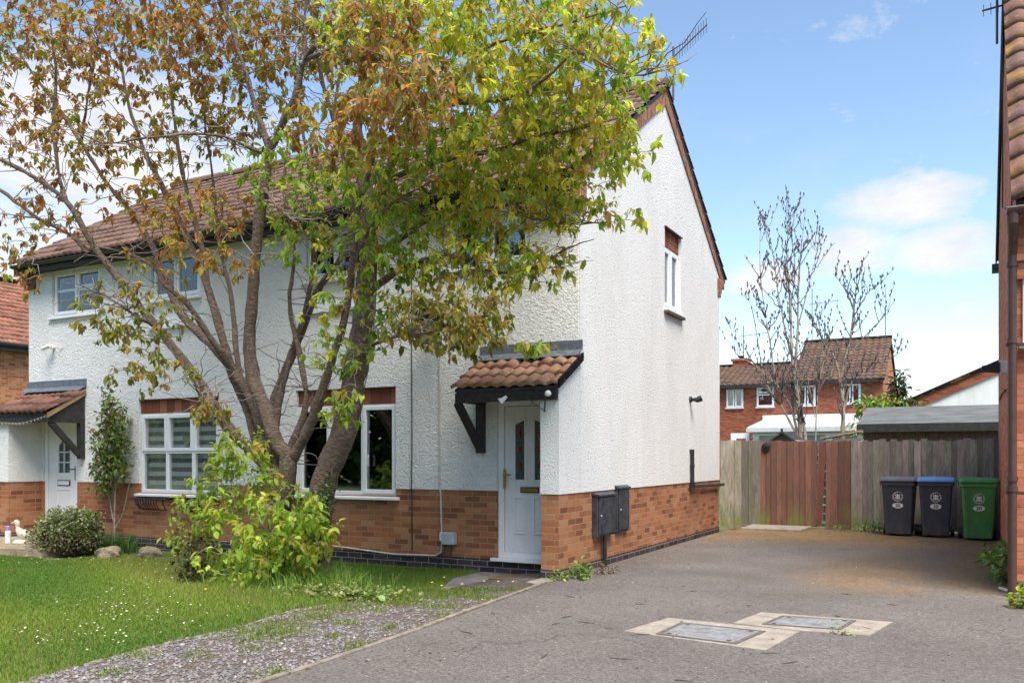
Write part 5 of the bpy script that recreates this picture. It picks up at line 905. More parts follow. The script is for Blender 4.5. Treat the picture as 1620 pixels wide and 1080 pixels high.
# ================================================================== beyond the fence
e = empty('garden_shed', (0, 23, 0), 'low timber shed with grey felt roof behind the fence on the right', 'shed')
b = MB(); b.col = (.24, .17, .13); b.box(-2.3, 3.5, 21.95, 25.6, 0, 2.04); b.build('wall', FW, e)
FELT = simple('roof_felt', (.125, .13, .125), .95, .25, 5, .3, 80, stretch=(.4, 1, 1))
b = MB(); b.prism([(21.75, 2.12), (23.8, 2.62), (25.85, 2.12), (25.85, 2.16), (23.8, 2.66), (21.75, 2.16)], 'x', -2.42, 3.6); b.build('roof', FELT, e)
b = MB(); b.box(-2.43, 3.6, 21.70, 21.745, 1.98, 2.17); b.build('fascia', BLACKW, e)
e = empty('playhouse', (-4.18, 22.6, 0), 'small playhouse gable with black edged roof just above the gate', 'playhouse')
b = MB(); b.col = (.3, .25, .19); b.prism([(-4.65, 0), (-3.7, 0), (-3.7, 1.72), (-4.18, 1.98), (-4.65, 1.72)], 'y', 22.1, 23.6); b.build('wall', FW, e)
b = MB(); pr = [(-4.82, 1.68), (-4.5, 1.80), (-4.18, 2.03), (-3.86, 1.80), (-3.5, 1.68)]; b.prism(pr+[(x, z-.05) for x, z in reversed(pr)], 'y', 21.98, 23.7); b.build('roof', BLACKW, e)
b = MB(); b.tube([(-4.18, 21.97, 1.97), (-4.18, 21.97, 2.10)], .03, 8); b.build('finial', BLACKW, e)
e = empty('timber_stack', (-2.75, 20.5, 0), 'slanting planks of a lean-to roof behind the fence beside the shed', 'planks')
b = MB(); b.col = (.35, .27, .16)
b.prism([(-3.05, 1.80), (-2.2, 1.95), (-2.2, 2.0), (-3.05, 1.85)], 'y', 20.4, 20.9); b.build('plank', FW, e); b = MB(); b.col = (.25, .18, .11); b.prism([(-3.05, 1.70), (-2.2, 1.78), (-2.2, 1.83), (-3.05, 1.76)], 'y', 20.42, 20.9); b.build('plank', FW, e); b = MB(); b.col = GREY; b.box(-2.95, -2.85, 20.5, 20.8, 0, 1.7); b.box(-2.4, -2.3, 20.5, 20.8, 0, 1.7); b.build('post', FW, e)

def far_window(x0, x1, z0, z1, Y, par, panes, curtain=None):
    b = MB(); bars(b, x0, x1, z0, z1, .06, Y-.04, Y+.03)
    for p in panes: bars(b, x0+p[0]*(x1-x0)+.03, x0+p[1]*(x1-x0)-.03, z0+p[2]*(z1-z0)+.03, z0+p[3]*(z1-z0)-.03, .06, Y-.055, Y+.02)
    wn = b.build('window', UPVC, par)
    b = MB(); b.box(x0+.03, x1-.03, Y-.005, Y+.005, z0+.03, z1-.03); b.build('pane', GLASSD, wn)
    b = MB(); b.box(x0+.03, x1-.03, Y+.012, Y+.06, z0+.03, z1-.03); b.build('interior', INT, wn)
    if curtain:
        b = MB()
        for q in curtain: b.box(x0+q[0]*(x1-x0), x0+q[1]*(x1-x0), Y+.006, Y+.0115, z0+.05, z1-.05)
        b.build('curtain', simple('curtain', curtain[0][2], .9), wn)
    b = MB(); b.box(x0-.05, x1+.05, Y-.10, Y-.056, z0-.05, z0-.005); b.build('sill', UPVC, wn)
BY = 43.5
e = empty('red_brick_terrace', (-11, 46, 0), 'far red brick house with chimney and lower brown roof, left half', 'house')
b = MB(); b.box(-16, -7.71, BY, BY+6, -.3, 4.92); b.build('wall', BR_FAR, e)
b = MB(); b.prism([(BY-.3, 4.93), (BY+3, 6.20), (BY+6.3, 4.93)], 'x', -16.1, -7.60); rr = b.build('roof', BLACKW, e)
tiles('tiles', -16.1, -7.60, (BY+3, 6.22), (BY-.35, 4.95), .30, .33, TILE_FAR, rr, seed=61, n=6, amp=.05, step=.04)
b = MB(); b.tube([(-16.1, BY+3, 6.25), (-7.62, BY+3, 6.25)], .11, 8); b.build('ridge', TILE_FAR, rr)
b = MB(); b.box(-11.35, -10.55, BY+2.7, BY+3.4, 5.9, 6.48); b.box(-11.42, -10.48, BY+2.63, BY+3.47, 6.481, 6.60); ch = b.build('chimney', BR_FAR, rr); b = MB(); b.lathe((-10.95, BY+3.05, 6.601), [(.14, 0), (.12, .1), (.15, .12), (.15, .18)], 12); b.build('pot', TILE_RED, ch)
b = MB(); b.box(-16, -7.8, BY-.42, BY-.30, 4.80, 4.95); b.box(-16, -7.75, BY-.29, BY-.003, 4.84, 4.86); b.build('gutter', BLACKP, e)
far_window(-10.98, -10.14, 3.86, 4.78, BY, e, [(0, .5, 0, 1), (.5, 1, 0, 1)], [(.06, .40, (.25, .3, .2)), (.7, .94, (.25, .3, .2))])
far_window(-9.48, -8.64, 3.86, 4.84, BY, e, [(0, 1, 0, .66), (0, 1, .66, 1)])
far_window(-9.55, -9.0, 1.9, 2.35, BY, e, [(0, 1, 0, 1)])
e = empty('red_brick_terrace', (-5.7, 46, 0), 'far red brick house with higher steep roof and sunlit gable, right half', 'house')
b = MB(); b.prism([(BY-.02, -.3), (BY+7, -.3), (BY+7, 4.98), (BY+3.5, 7.02), (BY-.02, 4.98)], 'x', -7.70, -3.72); b.build('wall', BR_FAR, e)
b = MB(); b.prism([(BY-.35, 4.99), (BY+3.5, 7.30), (BY+7.35, 4.99), (BY+7.35, 4.91), (BY+3.5, 7.20), (BY-.35, 4.91)], 'x', -7.76, -3.62); rr = b.build('roof', BLACKW, e)
tiles('tiles', -7.78, -3.60, (BY+3.5, 7.33), (BY-.4, 5.0), .30, .33, TILE_FAR, rr, seed=62, n=6, amp=.05, step=.04)
b = MB(); b.tube([(-7.78, BY+3.5, 7.36), (-3.6, BY+3.5, 7.36)], .11, 8); b.build('ridge', TILE_FAR, rr)
b = MB(); b.box(-3.721, -3.70, BY-.0, BY+7, -.3, 4.75); b.prism([(BY-.0, 4.751), (BY+7, 4.751), (BY+7, 4.88), (BY+3.5, 6.97), (BY, 4.88)], 'x', -3.721, -3.70); b.build('sunlit_gable_skin', BR_ORANGE, e)  # skin of brighter brick, sunlight on this end put into the colour
b = MB(); b.box(-7.66, -3.9, BY-.5, BY-.38, 4.86, 5.0); b.tube([(-7.75, BY-.1, 4.9), (-7.75, BY-.1, 0)], .06, 8); b.build('gutter', BLACKP, e)
far_window(-7.52, -6.70, 3.87, 4.84, BY-.02, e, [(0, .5, 0, 1), (.5, 1, 0, 1)], [(.05, .2, (.1, .04, .16)), (.8, .95, (.1, .04, .16))])
far_window(-5.50, -4.68, 3.90, 4.84, BY-.02, e, [(0, .5, 0, 1), (.5, 1, 0, 1)], [(.05, .2, (.1, .04, .16)), (.8, .95, (.1, .04, .16))])
e = empty('conservatory', (-6.6, 41, 0), 'white framed conservatory with shallow white roof behind the bare trees', 'conservatory')
CY = 40.0; b = MB(); b.box(-8.75, -4.3, CY+.05, CY+3.4, 0, .55); b.build('dwarf_wall', BR_FAR, e)
fr = MB(); xs_ = [-8.75, -7.0, -5.6, -4.3]
for x in xs_: fr.box(x-.14, x+.14, CY-.02, CY+.12, .56, 2.46)
for z0_, z1_ in ((.56, .66), (2.36, 2.46)): 
    for x, x2 in zip(xs_, xs_[1:]): fr.box(x+.14, x2-.14, CY, CY+.10, z0_, z1_)
fr.build('frame', UPVC, e)
for x, x2 in zip(xs_, xs_[1:]):
    b = MB(); b.box(x+.14, x2-.14, CY+.04, CY+.06, .66, 2.36); b.build('pane', simple('frosted_pane', (.33, .36, .37), .15, .15, 2), e)
b = MB(); b.prism([(CY-.25, 2.62), (CY+3.4, 3.15), (CY+3.4, 3.25), (CY-.25, 2.74)], 'x', -9.1, -4.0); b.box(-9.12, -3.98, CY-.33, CY-.251, 2.52, 2.70); b.box(-8.9, -4.2, CY-.05, CY+.15, 2.461, 2.63); b.build('roof', simple('grey_white_roof', (.55, .56, .57), .5, .1, 3), e)
b = MB(); b.box(-9.1, -4.0, CY+3.05, CY+3.40, 3.16, 3.42); b.build('ridge_box', UPVC, e)
e = empty('porch_frame', (-9.4, 40.5, 0), 'white porch frame left of the conservatory', 'porch')
b = MB(); b.box(-10.0, -9.75, 40.4, 40.6, 0, 2.5); b.box(-9.3, -9.14, 40.4, 40.6, 0, 2.5); b.box(-9.749, -9.301, 40.4, 40.6, 2.25, 2.5); b.build('frame', UPVC, e)
e = empty('white_bungalow', (1, 36, 0), 'white rendered gable with brick verge behind the shed', 'house')
GZ = lambda x: 3.20+(x+2.3)*.445
WR = render_mat('smooth_white_render', (.78, .78, .76), 30, .006, speck=.06)
b = MB(); b.prism([(-1.95, -.3), (7, -.3), (7, 3.2), (3.2, GZ(3.2)-.35), (-1.95, GZ(-1.95)-.35)], 'y', 33.05, 40); b.build('wall', WR, e)
b = MB(); b.prism([(-2.3, GZ(-2.3)-.38), (3.2, GZ(3.2)-.38), (3.2, GZ(3.2)-.04), (-2.3, GZ(-2.3)-.04)], 'y', 32.98, 33.049); b.build('verge', BR_FAR, e)
b = MB(); b.prism([(-2.4, GZ(-2.4)-.04), (3.2, GZ(3.2)-.04), (3.2, GZ(3.2)+.08), (-2.4, GZ(-2.4)+.08)], 'y', 32.9, 40.1); b.prism([(3.201, GZ(3.2)-.04), (8.8, GZ(-2.4)-.04), (8.8, GZ(-2.4)+.08), (3.201, GZ(3.2)+.08)], 'y', 32.9, 40.1); b.build('roof', TILE_FAR, e)
def mast(base, h, lab, n=0):
    e = empty('tv_aerial', base, lab, 'aerial', 'roof aerials'); b = MB(); b.tube([base, (base[0], base[1], base[2]+h)], .022, 6); b.build('mast', DARKM, e)
    if n:
        b = MB(); z = base[2]+h*.72; b.tube([(base[0]-.15, base[1], z), (base[0]+1.3, base[1], z+.10)], .015, 5)
        for i in range(n): x = base[0]-.1+1.35*i/(n-1); b.tube([(x, base[1], z-.16), (x, base[1], z+.2)], .008, 4)
        b.build('elements', DARKM, e)
mast((-10.9, BY+3.3, 6.5), 1.9, 'aerial on the chimney of the far red brick house', 7); mast((-3.9, BY+3.4, 7.2), 1.7, 'thin mast at the right end of the far steep roof'); mast((-7.4, BY+3.4, 7.2), 2.9, 'aerial mast on the far steep roof behind the bare trees', 4)

# ================================================================== small things at the left front
e = empty('duck_ornament', (-13.36, 8.5, .03), 'cream stone duck on a base beside the left door', 'duck statue')
dk = crom([(-.245, 0, .315), (-.19, 0, .32), (-.135, 0, .335), (-.105, 0, .31), (-.10, 0, .25), (-.075, 0, .20), (-.01, 0, .155), (.07, 0, .12), (.14, 0, .115), (.20, 0, .15)], 4); rd = np.interp(np.linspace(0, 9, len(dk)), range(10), [.008, .016, .042, .040, .030, .052, .082, .075, .045, .012])
ux, uy = math.cos(R(12)), math.sin(R(12))
b = MB(); b.tube([(-13.36+p[0]*ux, 8.5+p[0]*uy, .03+p[2]) for p in dk], list(rd), 14); b.build('body', CREAM, e, smooth=True)
b = MB(); b.lathe((-13.36, 8.5, .03), [(.15, 0), (.16, .02), (.13, .05), (.06, .07)], 18); b.tube([(-13.38, 8.47, .07), (-13.35, 8.47, .12)], .025, 8); b.tube([(-13.38, 8.53, .07), (-13.35, 8.53, .12)], .025, 8); b.build('base', CREAM, e, smooth=True)
e = empty('plastic_bottle', (-13.62, 8.42, .03), 'white bottle with purple cap standing by the duck', 'bottle')
b = MB(); b.lathe((-13.62, 8.42, .03), [(.042, 0), (.045, .01), (.045, .18), (.03, .20)], 16); b.build('body', WHITEP, e); b = MB(); b.lathe((-13.62, 8.42, .231), [(.032, 0), (.034, .06), (.02, .075)], 14); b.build('cap', simple('purple_plastic', (.42, .22, .55), .4), e)
def rock(x, y, sx_, sy_, sz_, lab, seed):
    rg = random.Random(seed); b = MB(); prof = []
    import bmesh
    bm = bmesh.new(); bmesh.ops.create_icosphere(bm, subdivisions=3, radius=1)
    for v in bm.verts: 
        n_ = 1+.16*math.sin(v.co.x*4+seed)+.12*math.sin(v.co.y*5+v.co.z*4+seed*2); v.co = Vector((v.co.x*sx_*n_, v.co.y*sy_*n_, max(-.3, min(.75, v.co.z))*sz_*n_))
    me = bpy.data.meshes.new('rock'); bm.to_mesh(me); bm.free(); o = finish(me, 'rock', STONE, None, False); o.location = (x, y, -.03); o.rotation_euler = (0, 0, rg.uniform(0, 1)); tag(o, lab, 'rock', 'sandstone edging rocks')
rock(-11.25, 8.45, .24, .14, .13, 'flat sandstone rock on the lawn edge beside the variegated bush', 1); rock(-10.72, 8.75, .19, .13, .13, 'sandstone rock on the lawn edge under the wire basket', 2)
b = MB(); b.tube([(.24, 10.52, .02), (.30, 10.40, .015), (.37, 10.28, .02)], [.018, .02, .012], 8); tag(b.build('broken_pipe', simple('pale_plastic', (.6, .52, .45), .6)), 'short pale broken stick lying at the downpipe foot', 'stick')
b = MB(); b.box(-.27, -.12, 17.4, 17.6, 0, .04); tag(b.build('plank_offcut', simple('white_offcut', (.7, .7, .7), .6)), 'small white offcut lying between the blue-lidded and green bins', 'offcut')
# ================================================================== vegetation
LEAFM = leaf_mat('cherry_leaf', .56); GRASSM = leaf_mat('grass_blade', .35, .6); SHRUBM = leaf_mat('shrub_leaf', .3)
BARK_A = bark('cherry_bark', (.12, .078, .060), (.38, .275, .205)); BARK_T = simple('twig_bark', (.26, .20, .17), .8, .45, 6)
PAL = {0: [(.34, .15, .06), (.32, .18, .055), (.27, .20, .05), (.42, .23, .09)], 1: [(.35, .25, .055), (.33, .30, .05), (.37, .19, .06), (.28, .31, .05)], 2: [(.24, .37, .055), (.32, .43, .065), (.18, .30, .04), (.39, .45, .09)],
       3: [(.40, .50, .06), (.31, .45, .055), (.48, .55, .10), (.20, .34, .04), (.40, .34, .08)], 4: [(.20, .20, .045), (.26, .20, .05), (.15, .19, .035), (.30, .28, .08)], 5: [(.37, .185, .075), (.33, .165, .065), (.40, .27, .11), (.31, .28, .075)],
       6: [(.52, .50, .07), (.46, .49, .065), (.55, .47, .10), (.46, .31, .08), (.36, .45, .06), (.58, .56, .13)]}
def sample_blobs(blobs, rg, clear=False):
    P = []; K = []
    for x, y, z, rx, ry, rz, n, k in blobs:
        u = unit(n, rg)*(rg.random(n)**.40)[:, None]; P.append(np.array([x, y, z])+u*np.array([rx, ry, rz])); K += [k]*n
    P = np.vstack(P); K = np.array(K)
    if not clear: return P, K
    bad = (P[:, 1] > 9.15) & (P[:, 2] < 5.2) & (P[:, 0] < -4.1); P[bad, 1] = 9.15-rg.random(bad.sum())*.4
    return P, K
def grow(P, nodes0, rg, droop=.06, rtip=.0022, r0=.010):
    """connect every leaf cluster to the nearest limb or twig already grown"""
    N = [np.array(nodes0)]; N = np.vstack(N); paths = []
    d0 = np.array([np.min(((N-p)**2).sum(1)) for p in P]); order = np.argsort(d0)
    buf = np.empty((len(N)+len(P)*4, 3)); buf[:len(N)] = N; cnt = len(N); ends = np.zeros((len(P), 3))
    for i in order:
        p = P[i]; dd = ((buf[:cnt]-p)**2); d = dd[:, 0]+dd[:, 1]+dd[:, 2]*1.3; a = buf[np.argmin(d)].copy(); L = np.linalg.norm(p-a)
        if L < .03: L = .03; 
        k = 4; s = np.linspace(0, 1, k+1)[:, None]; q = a+(p-a)*s; q[1:-1] += rg.normal(0, .055*min(L, .7), (k-1, 3)); q[:, 2] += (droop*L*4)*(s[:, 0]*(1-s[:, 0]))
        rr_ = np.linspace(min(r0, .0035+.009*L), rtip, k+1); paths.append((q, rr_)); buf[cnt:cnt+4] = q[1:]; cnt += 4; ends[i] = (q[-1]-q[-2])/max(np.linalg.norm(q[-1]-q[-2]), 1e-6)
    return paths, ends
def foliage(P, K, ends, rg, per=(6, 10), size=(.075, .135), hang=1.0, spread=.018):
    n = rg.integers(per[0], per[1]+1, len(P)); idx = np.repeat(np.arange(len(P)), n); m = len(idx)
    B = P[idx]+rg.normal(0, spread, (m, 3)); D = unit(m, rg)*.95+ends[idx]*.35; D[:, 2] -= hang*rg.uniform(.3, 1.15, m)
    U = unit(m, rg)*.55; U[:, 2] = np.abs(U[:, 2])+.7
    S = rg.uniform(*size, m)*rg.lognormal(0, .18, m)*(rg.lognormal(0, .15, len(P)))[idx]; C = np.zeros((m, 3)); bright = rg.normal(1, .16, len(P)).clip(.6, 1.45)
    for k in np.unique(K):
        s = np.where(K[idx] == k)[0]; pal = np.array(PAL[k]); cc = rg.integers(0, len(pal), len(P)); mixed = rg.random(len(s)) < .3
        ch = np.where(mixed, rg.integers(0, len(pal), len(s)), cc[idx[s]]); C[s] = pal[ch]
    C *= (bright[idx]*rg.normal(1, .12, m).clip(.65, 1.35))[:, None]
    return B, D, U, S, np.clip(C, .005, .8)
def limb_mesh(name, limbs, mat, parent, n=14, rs=1.0):
    paths = []
    for l in limbs:
        q = crom(l, 5); L = len(q); r = q[:, 3]*rs*(1+.05*np.sin(np.arange(L)*1.9+l[0][0]*7)+.03*np.sin(np.arange(L)*.7)); paths.append((q[:, :3], r))
    V, F = lines(paths, n); V += .006*np.sin(V*31+np.roll(V, 1, 1)*19)+.004*np.sin(V*67+np.roll(V, 1, 1)*41); return np_mesh(name, V, F, mat, parent, smooth=True)
def cherry(name, limbs, blobs, lab, seed, base, size, extra, rs=1, mult=1):
    rg = np.random.default_rng(seed); e = empty(name, base, lab, 'tree')
    limb_mesh('trunk', limbs, BARK_A, e, rs=rs); blobs = [(*q[:6], int(q[6]*mult), q[7]) for q in blobs]
    nodes0 = np.vstack([crom(l, 3)[2:, :3] for l in limbs if l[0][3] < .16])
    P, K = sample_blobs(blobs, rg, True); alt = {0: 1, 1: 0, 2: 6, 6: 2, 5: 1, 4: 1, 3: 2}; K = np.array([alt[k] if rg.random() < .28 else k for k in K]); paths, ends = grow(P, nodes0, rg)
    # stringy dead stems clinging to the lower limbs
    for l in limbs:
        q = crom(l, 4)
        if q[:, 3].mean() < .045: continue
        for _ in range(6 if rs < .85 else 4):
            i0 = rg.integers(0, max(1, len(q)//2)); i1 = min(len(q), i0+rg.integers(6, 14)); w_ = q[i0:i1, :3].copy()
            if len(w_) < 4: continue
            a = rg.uniform(0, 6.28)+np.cumsum(rg.normal(0, .25, len(w_))); r_ = q[i0:i1, 3]*rs*1.05; w_ += np.c_[np.cos(a)*r_, np.sin(a)*r_, np.zeros(len(w_))]+rg.normal(0, .006, w_.shape); w_[-1] += rg.normal(0, .06, 3); paths.append((w_, np.linspace(.008, .003, len(w_))))
    # bare spurs
    for _ in range(extra):
        l = limbs[rg.integers(3, len(limbs))]; q = crom(l, 3); i = rg.integers(1, len(q)-1); a = q[i, :3]; d = unit(1, rg)[0]; d[2] = abs(d[2])*.6-.1; L = rg.uniform(.25, .9); s = np.linspace(0, 1, 6)[:, None]; w_ = a+d*L*s+rg.normal(0, .03, (6, 3))*s; w_[:, 2] += .15*L*s[:, 0]**2*rg.choice([-1, 1]); w_[:, 1] = np.minimum(w_[:, 1], 9.2); paths.append((w_, np.linspace(.008, .0025, 6)))
    V, F = lines(paths, 5); np_mesh('twigs', V, F, BARK_T, e, smooth=True)
    B, D, U, S, C = foliage(P, K, ends, rg, size=size); leaves('foliage', B, D, U, S, .56, C, LEAFM, e, curl=.38); return e
cherry('cherry_tree', LIMB_A, BLOB_A, 'multi-stemmed cherry tree with bronze young leaves spreading to the left', 101, (-7.6, 8.0, 0), (.048, .085), 480, .74, 2.4)
cherry('cherry_tree', LIMB_B, BLOB_B, 'cherry tree with one thick leaning trunk and yellow-green leaves reaching the white gable', 102, (-7.0, 8.0, 0), (.048, .085), 220, .82, 2.25)
# bright suckers round the foot of the trunks
def bush(name, blobs, roots, lab, cat, seed, size, per, mat=SHRUBM, hang=.6, W=.62, spread=.05, leafname='foliage', r0=.010, stem=BARK_T):
    rg = np.random.default_rng(seed); P, K = sample_blobs(blobs, rg); e = empty(name, roots[0], lab, cat)
    paths, ends = grow(P, np.array(roots), rg, r0=r0); V, F = lines(paths, 5); np_mesh('stems', V, F, stem, e, smooth=True)
    B, D, U, S, C = foliage(P, K, ends, rg, per=per, size=size, hang=hang, spread=spread); leaves(leafname, B, D, U, S, W, C, mat, e); return e
rt = [(-7.35+.09*math.cos(a)*k, 7.55+.09*math.sin(a)*k, z) for a in np.linspace(0, 6, 5) for k, z in ((1, -.03), (2.2, .35), (2.8, .75))]
bush('sucker_shrub', [(*q[:6], int(q[6]*(1.1 if q[7] == 3 else 1.2)), q[7]) for q in BLOB_S]+[(*q[:6], int(q[6]*.35), 2) for q in BLOB_S]+[(-6.75, 7.3, .38, .30, .3, .26, 46, 3), (-7.2, 7.4, .25, .5, .3, .25, 40, 2)], rt, 'bright lime green shoots crowding the foot of the cherry trunks', 'shrub', 111, (.05, .095), (6, 10), LEAFM, .9, spread=.03)
PAL[7] = [(.055, .085, .03), (.08, .10, .03), (.10, .06, .03)]; PAL[8] = [(.30, .33, .16), (.17, .21, .07), (.36, .37, .22), (.12, .15, .05)]; PAL[9] = [(.12, .21, .04), (.18, .24, .05), (.20, .11, .05), (.09, .17, .035), (.26, .31, .11)]
PAL[10] = [(.05, .14, .02), (.09, .20, .03)]; PAL[11] = [(.05, .10, .025), (.09, .14, .035), (.15, .18, .06), (.27, .28, .15)]; PAL[12] = [(.18, .29, .07), (.25, .36, .10), (.12, .22, .05)]; PAL[13] = [(.20, .15, .09), (.16, .11, .06)]
bush('dark_shrub', [(-7.75, 6.95, .22, .26, .22, .24, 70, 7), (-7.9, 7.1, .40, .16, .2, .28, 34, 4)], [(-7.8, 7.0, -.03), (-7.75, 7.0, .1)], 'small dark purplish shrub left of the tree foot', 'shrub', 112, (.035, .06), (6, 9))
bush('variegated_shrub', [(-12.2, 8.45, .31, .54, .42, .33, 520, 8), (-12.3, 8.4, .22, .56, .45, .26, 260, 8), (-11.95, 8.5, .34, .34, .34, .30, 200, 8), (-12.1, 8.45, .16, .46, .4, .2, 120, 13)], [(-12.2, 8.5, -.02), (-12.2, 8.5, .15), (-12.4, 8.5, .12), (-12.0, 8.5, .12)], 'rounded cream-edged variegated bush by the left door', 'shrub', 113, (.03, .052), (6, 10), hang=-.1, W=.7, spread=.03)
RX = -12.42
stems = [(RX+.0, 9.45, z) for z in np.arange(0, 1.1, .1)]+[(RX-.1+.28*(1-z/.9)*0-.26*z/.9, 9.5, z+.25) for z in np.arange(0, .9, .1)]+[(RX+.32*z/.9, 9.5, z+.25) for z in np.arange(0, .9, .1)]
e = bush('climbing_rose', [(RX-.05, 9.4, 1.62, .42, .16, .34, 120, 9), (RX-.05, 9.42, 2.05, .30, .14, .28, 60, 9), (RX-.1, 9.42, 2.38, .10, .08, .25, 20, 9), (RX-.05, 9.4, 1.22, .46, .15, .25, 85, 9), (RX-.25, 9.42, .92, .22, .12, .12, 18, 9)], stems, 'climbing rose trained up the white wall between left door and window', 'climbing plant', 114, (.05, .09), (4, 8), hang=.5)
V, F = lines([(crom([(RX, 9.45, -.05), (RX-.01, 9.46, .5), (RX, 9.47, 1.1), (RX-.03, 9.45, 1.8), (RX-.05, 9.45, 2.3)], 5), np.linspace(.020, .006, 21)), (crom([(RX, 9.46, .25), (RX-.15, 9.5, .55), (RX-.28, 9.5, 1.1)], 5), np.linspace(.013, .008, 11)), (crom([(RX, 9.46, .22), (RX+.15, 9.5, .5), (RX+.33, 9.5, 1.1)], 5), np.linspace(.014, .008, 11))], 7); np_mesh('canes', V, F, simple('pale_cane', (.30, .26, .19), .8, .3, 20), e, smooth=True)
e = bush('ivy', [(-6.74, 7.79, .45, .10, .05, .40, 80, 11), (-6.66, 7.80, .75, .09, .05, .34, 70, 11), (-6.58, 7.82, 1.0, .06, .04, .20, 24, 11), (-6.72, 7.75, .1, .16, .10, .12, 50, 11)], [(-6.72+.12*z, 7.83, z) for z in np.arange(-.03, .95, .08)], 'ivy with small pale leaves climbing the leaning trunk', 'climbing plant', 115, (.03, .05), (4, 7), W=.95, hang=.5, spread=.035, r0=.005)
# weeds
for i, (x, y, z, rx, ry, rz, n, s, k, lab) in enumerate([(-4.02, 9.22, .07, .10, .12, .07, 26, (.05, .09), 12, 'leafy weed clump at the corner of the brick pier'), (-4.2, 8.95, .03, .08, .1, .03, 20, (.03, .05), 3, 'low yellow-green weed tuft in front of the brick pier'),
    (-3.95, 9.75, .03, .12, .10, .03, 14, (.04, .06), 13, 'dry reddish weed at the meter pipe foot'),
    (.26, 13.0, .13, .12, .7, .13, 50, (.06, .11), 12, 'tall leafy weeds along the right wall beyond the downpipe'), (.28, 11.4, .16, .12, .55, .17, 60, (.06, .11), 12, 'dense leafy weeds along the right wall behind the downpipe'),
    (.42, 9.35, .07, .14, .14, .07, 30, (.05, .09), 3, 'yellow-green weed clump in front of the downpipe'), (-1.72, 17.5, .09, .22, .10, .09, 40, (.04, .07), 12, 'green weeds at the fence foot left of the bins'),
    (-1.35, 17.45, .10, .10, .08, .10, 24, (.04, .08), 12, 'green weed beside the grey-lidded bin'), (-2.15, 17.4, .03, .3, .12, .03, 40, (.02, .04), 12, 'low weeds under the leaning red boards'), (-.93, 7.30, .012, .10, .03, .012, 16, (.012, .03), 3, 'small green weed in the manhole concrete joint')]):
    bush('weed', [(x, y, z, rx, ry, rz, n, k)], [(x, y, -.005), (x+rx*.5, y+ry*.5, -.005), (x-rx*.5, y-ry*.5, -.005)], lab, 'weed', 130+i, s, (3, 5), hang=.1, r0=.004)
rg = np.random.default_rng(140); PAL[14] = [(.18, .27, .07), (.28, .33, .12), (.14, .22, .05), (.33, .30, .14)]
gc = np.c_[rg.normal(0, .42, 520), rg.normal(0, .16, 520)]; gc = np.c_[-5.95+gc[:, 0]*.88-gc[:, 1]*.47, 7.02+gc[:, 0]*.25+gc[:, 1]*.88]; gc = np.c_[gc, rg.uniform(.0, .05, len(gc))-.03]
B, D, U, S, C = foliage(gc, np.full(len(gc), 14), np.tile([0, 0, .5], (len(gc), 1)), rg, per=(3, 5), size=(.025, .05), hang=0, spread=.03); D[:, 2] = np.abs(D[:, 2])*.6
tag(leaves('ground_cover', B, D, U, S, .9, C, SHRUBM), 'low pale-leaved ground cover between tree foot and gravel', 'ground cover', kind='stuff')
# evergreen behind the shed
bush('evergreen_shrub', [(-2.05, 25, 2.6, .55, .45, .35, 80, 2), (-2.3, 25, 2.2, .5, .5, .4, 60, 2), (-1.65, 25, 2.7, .42, .35, .25, 34, 7), (-1.75, 25, 3.25, .22, .22, .32, 22, 7), (-2.45, 25, 2.8, .25, .3, .25, 18, 12), (-1.25, 25, 2.55, .25, .25, .15, 10, 12)], [(-1.8, 25.2, z) for z in np.arange(0, 3.4, .3)], 'evergreen shrub with long leaves rising behind the shed', 'shrub', 150, (.12, .24), (5, 8), W=.35, hang=.2, spread=.10)
# bare trees
BARK_P = simple('pale_bark', (.34, .28, .21), .8, .35, 5); BARK_D = simple('dark_twig', (.12, .095, .08), .8, .3, 8)
def bare(name, limbs, lab, seed, nt_):
    rg = np.random.default_rng(seed); b0 = limbs[0][0]; e = empty(name, (b0[0], b0[1], 0), lab, 'tree', None)
    lim = [[(l[0][0], l[0][1], 0 if l[0][2] < 1.8 else l[0][2], l[0][3])]+list(l[1:]) for l in limbs]
    limb_mesh('trunk', lim, BARK_P, e, 8, .5)
    paths = []; buds = []
    for l in lim:
        q = crom(l, 5); n = len(q); L = sum(np.linalg.norm(np.diff(q[:, :3], axis=0), axis=1))
        for _ in range(int(nt_*L)):
            i = rg.integers(int(n*.25), n-1); a = q[i, :3]; dv = q[min(i+2, n-1), :3]-q[i-1, :3]; dv /= np.linalg.norm(dv)+1e-6; d = unit(1, rg)[0]; d[2] *= .3; d = d*.8+dv*.55; d[2] += .25; d /= np.linalg.norm(d)
            ln = rg.uniform(.25, .95)*(1.1-.5*i/n); s = np.linspace(0, 1, 7)[:, None]; w_ = a+d*ln*s+rg.normal(0, .02, (7, 3)); w_[:, 2] += .35*ln*s[:, 0]**2; r_ = np.linspace(min(.016, q[i, 3]*.6), .006, 7); paths.append((w_, r_))
            for j in (3, 4, 5, 6):
                if rg.random() < .75: buds.append(w_[j])
        buds += [x_[:3] for x_ in q[int(n*.7)::2]]
    V, F = lines(paths, 5); np_mesh('twigs', V, F, BARK_D, e)
    bp = []
    for p in buds: bp.append((np.array([p+rg.normal(0, .012, 3), p+np.array([0, 0, .045]), p+np.array([0, 0, .09])]), np.array([.008, .024, .006])))
    V, F = lines(bp, 5); tag(np_mesh('buds', V, F, BARK_D, e), kind='stuff')
bare('bare_tree', BARE_1, 'tall bare budding tree with upright stems beyond the gate', 161, 5.0); bare('bare_tree', BARE_2, 'shorter bare tree with spreading crooked branches beyond the leaning boards', 162, 5.5); bare('bare_tree', BARE_3, 'thin bare sapling between the two bare trees', 163, 4)
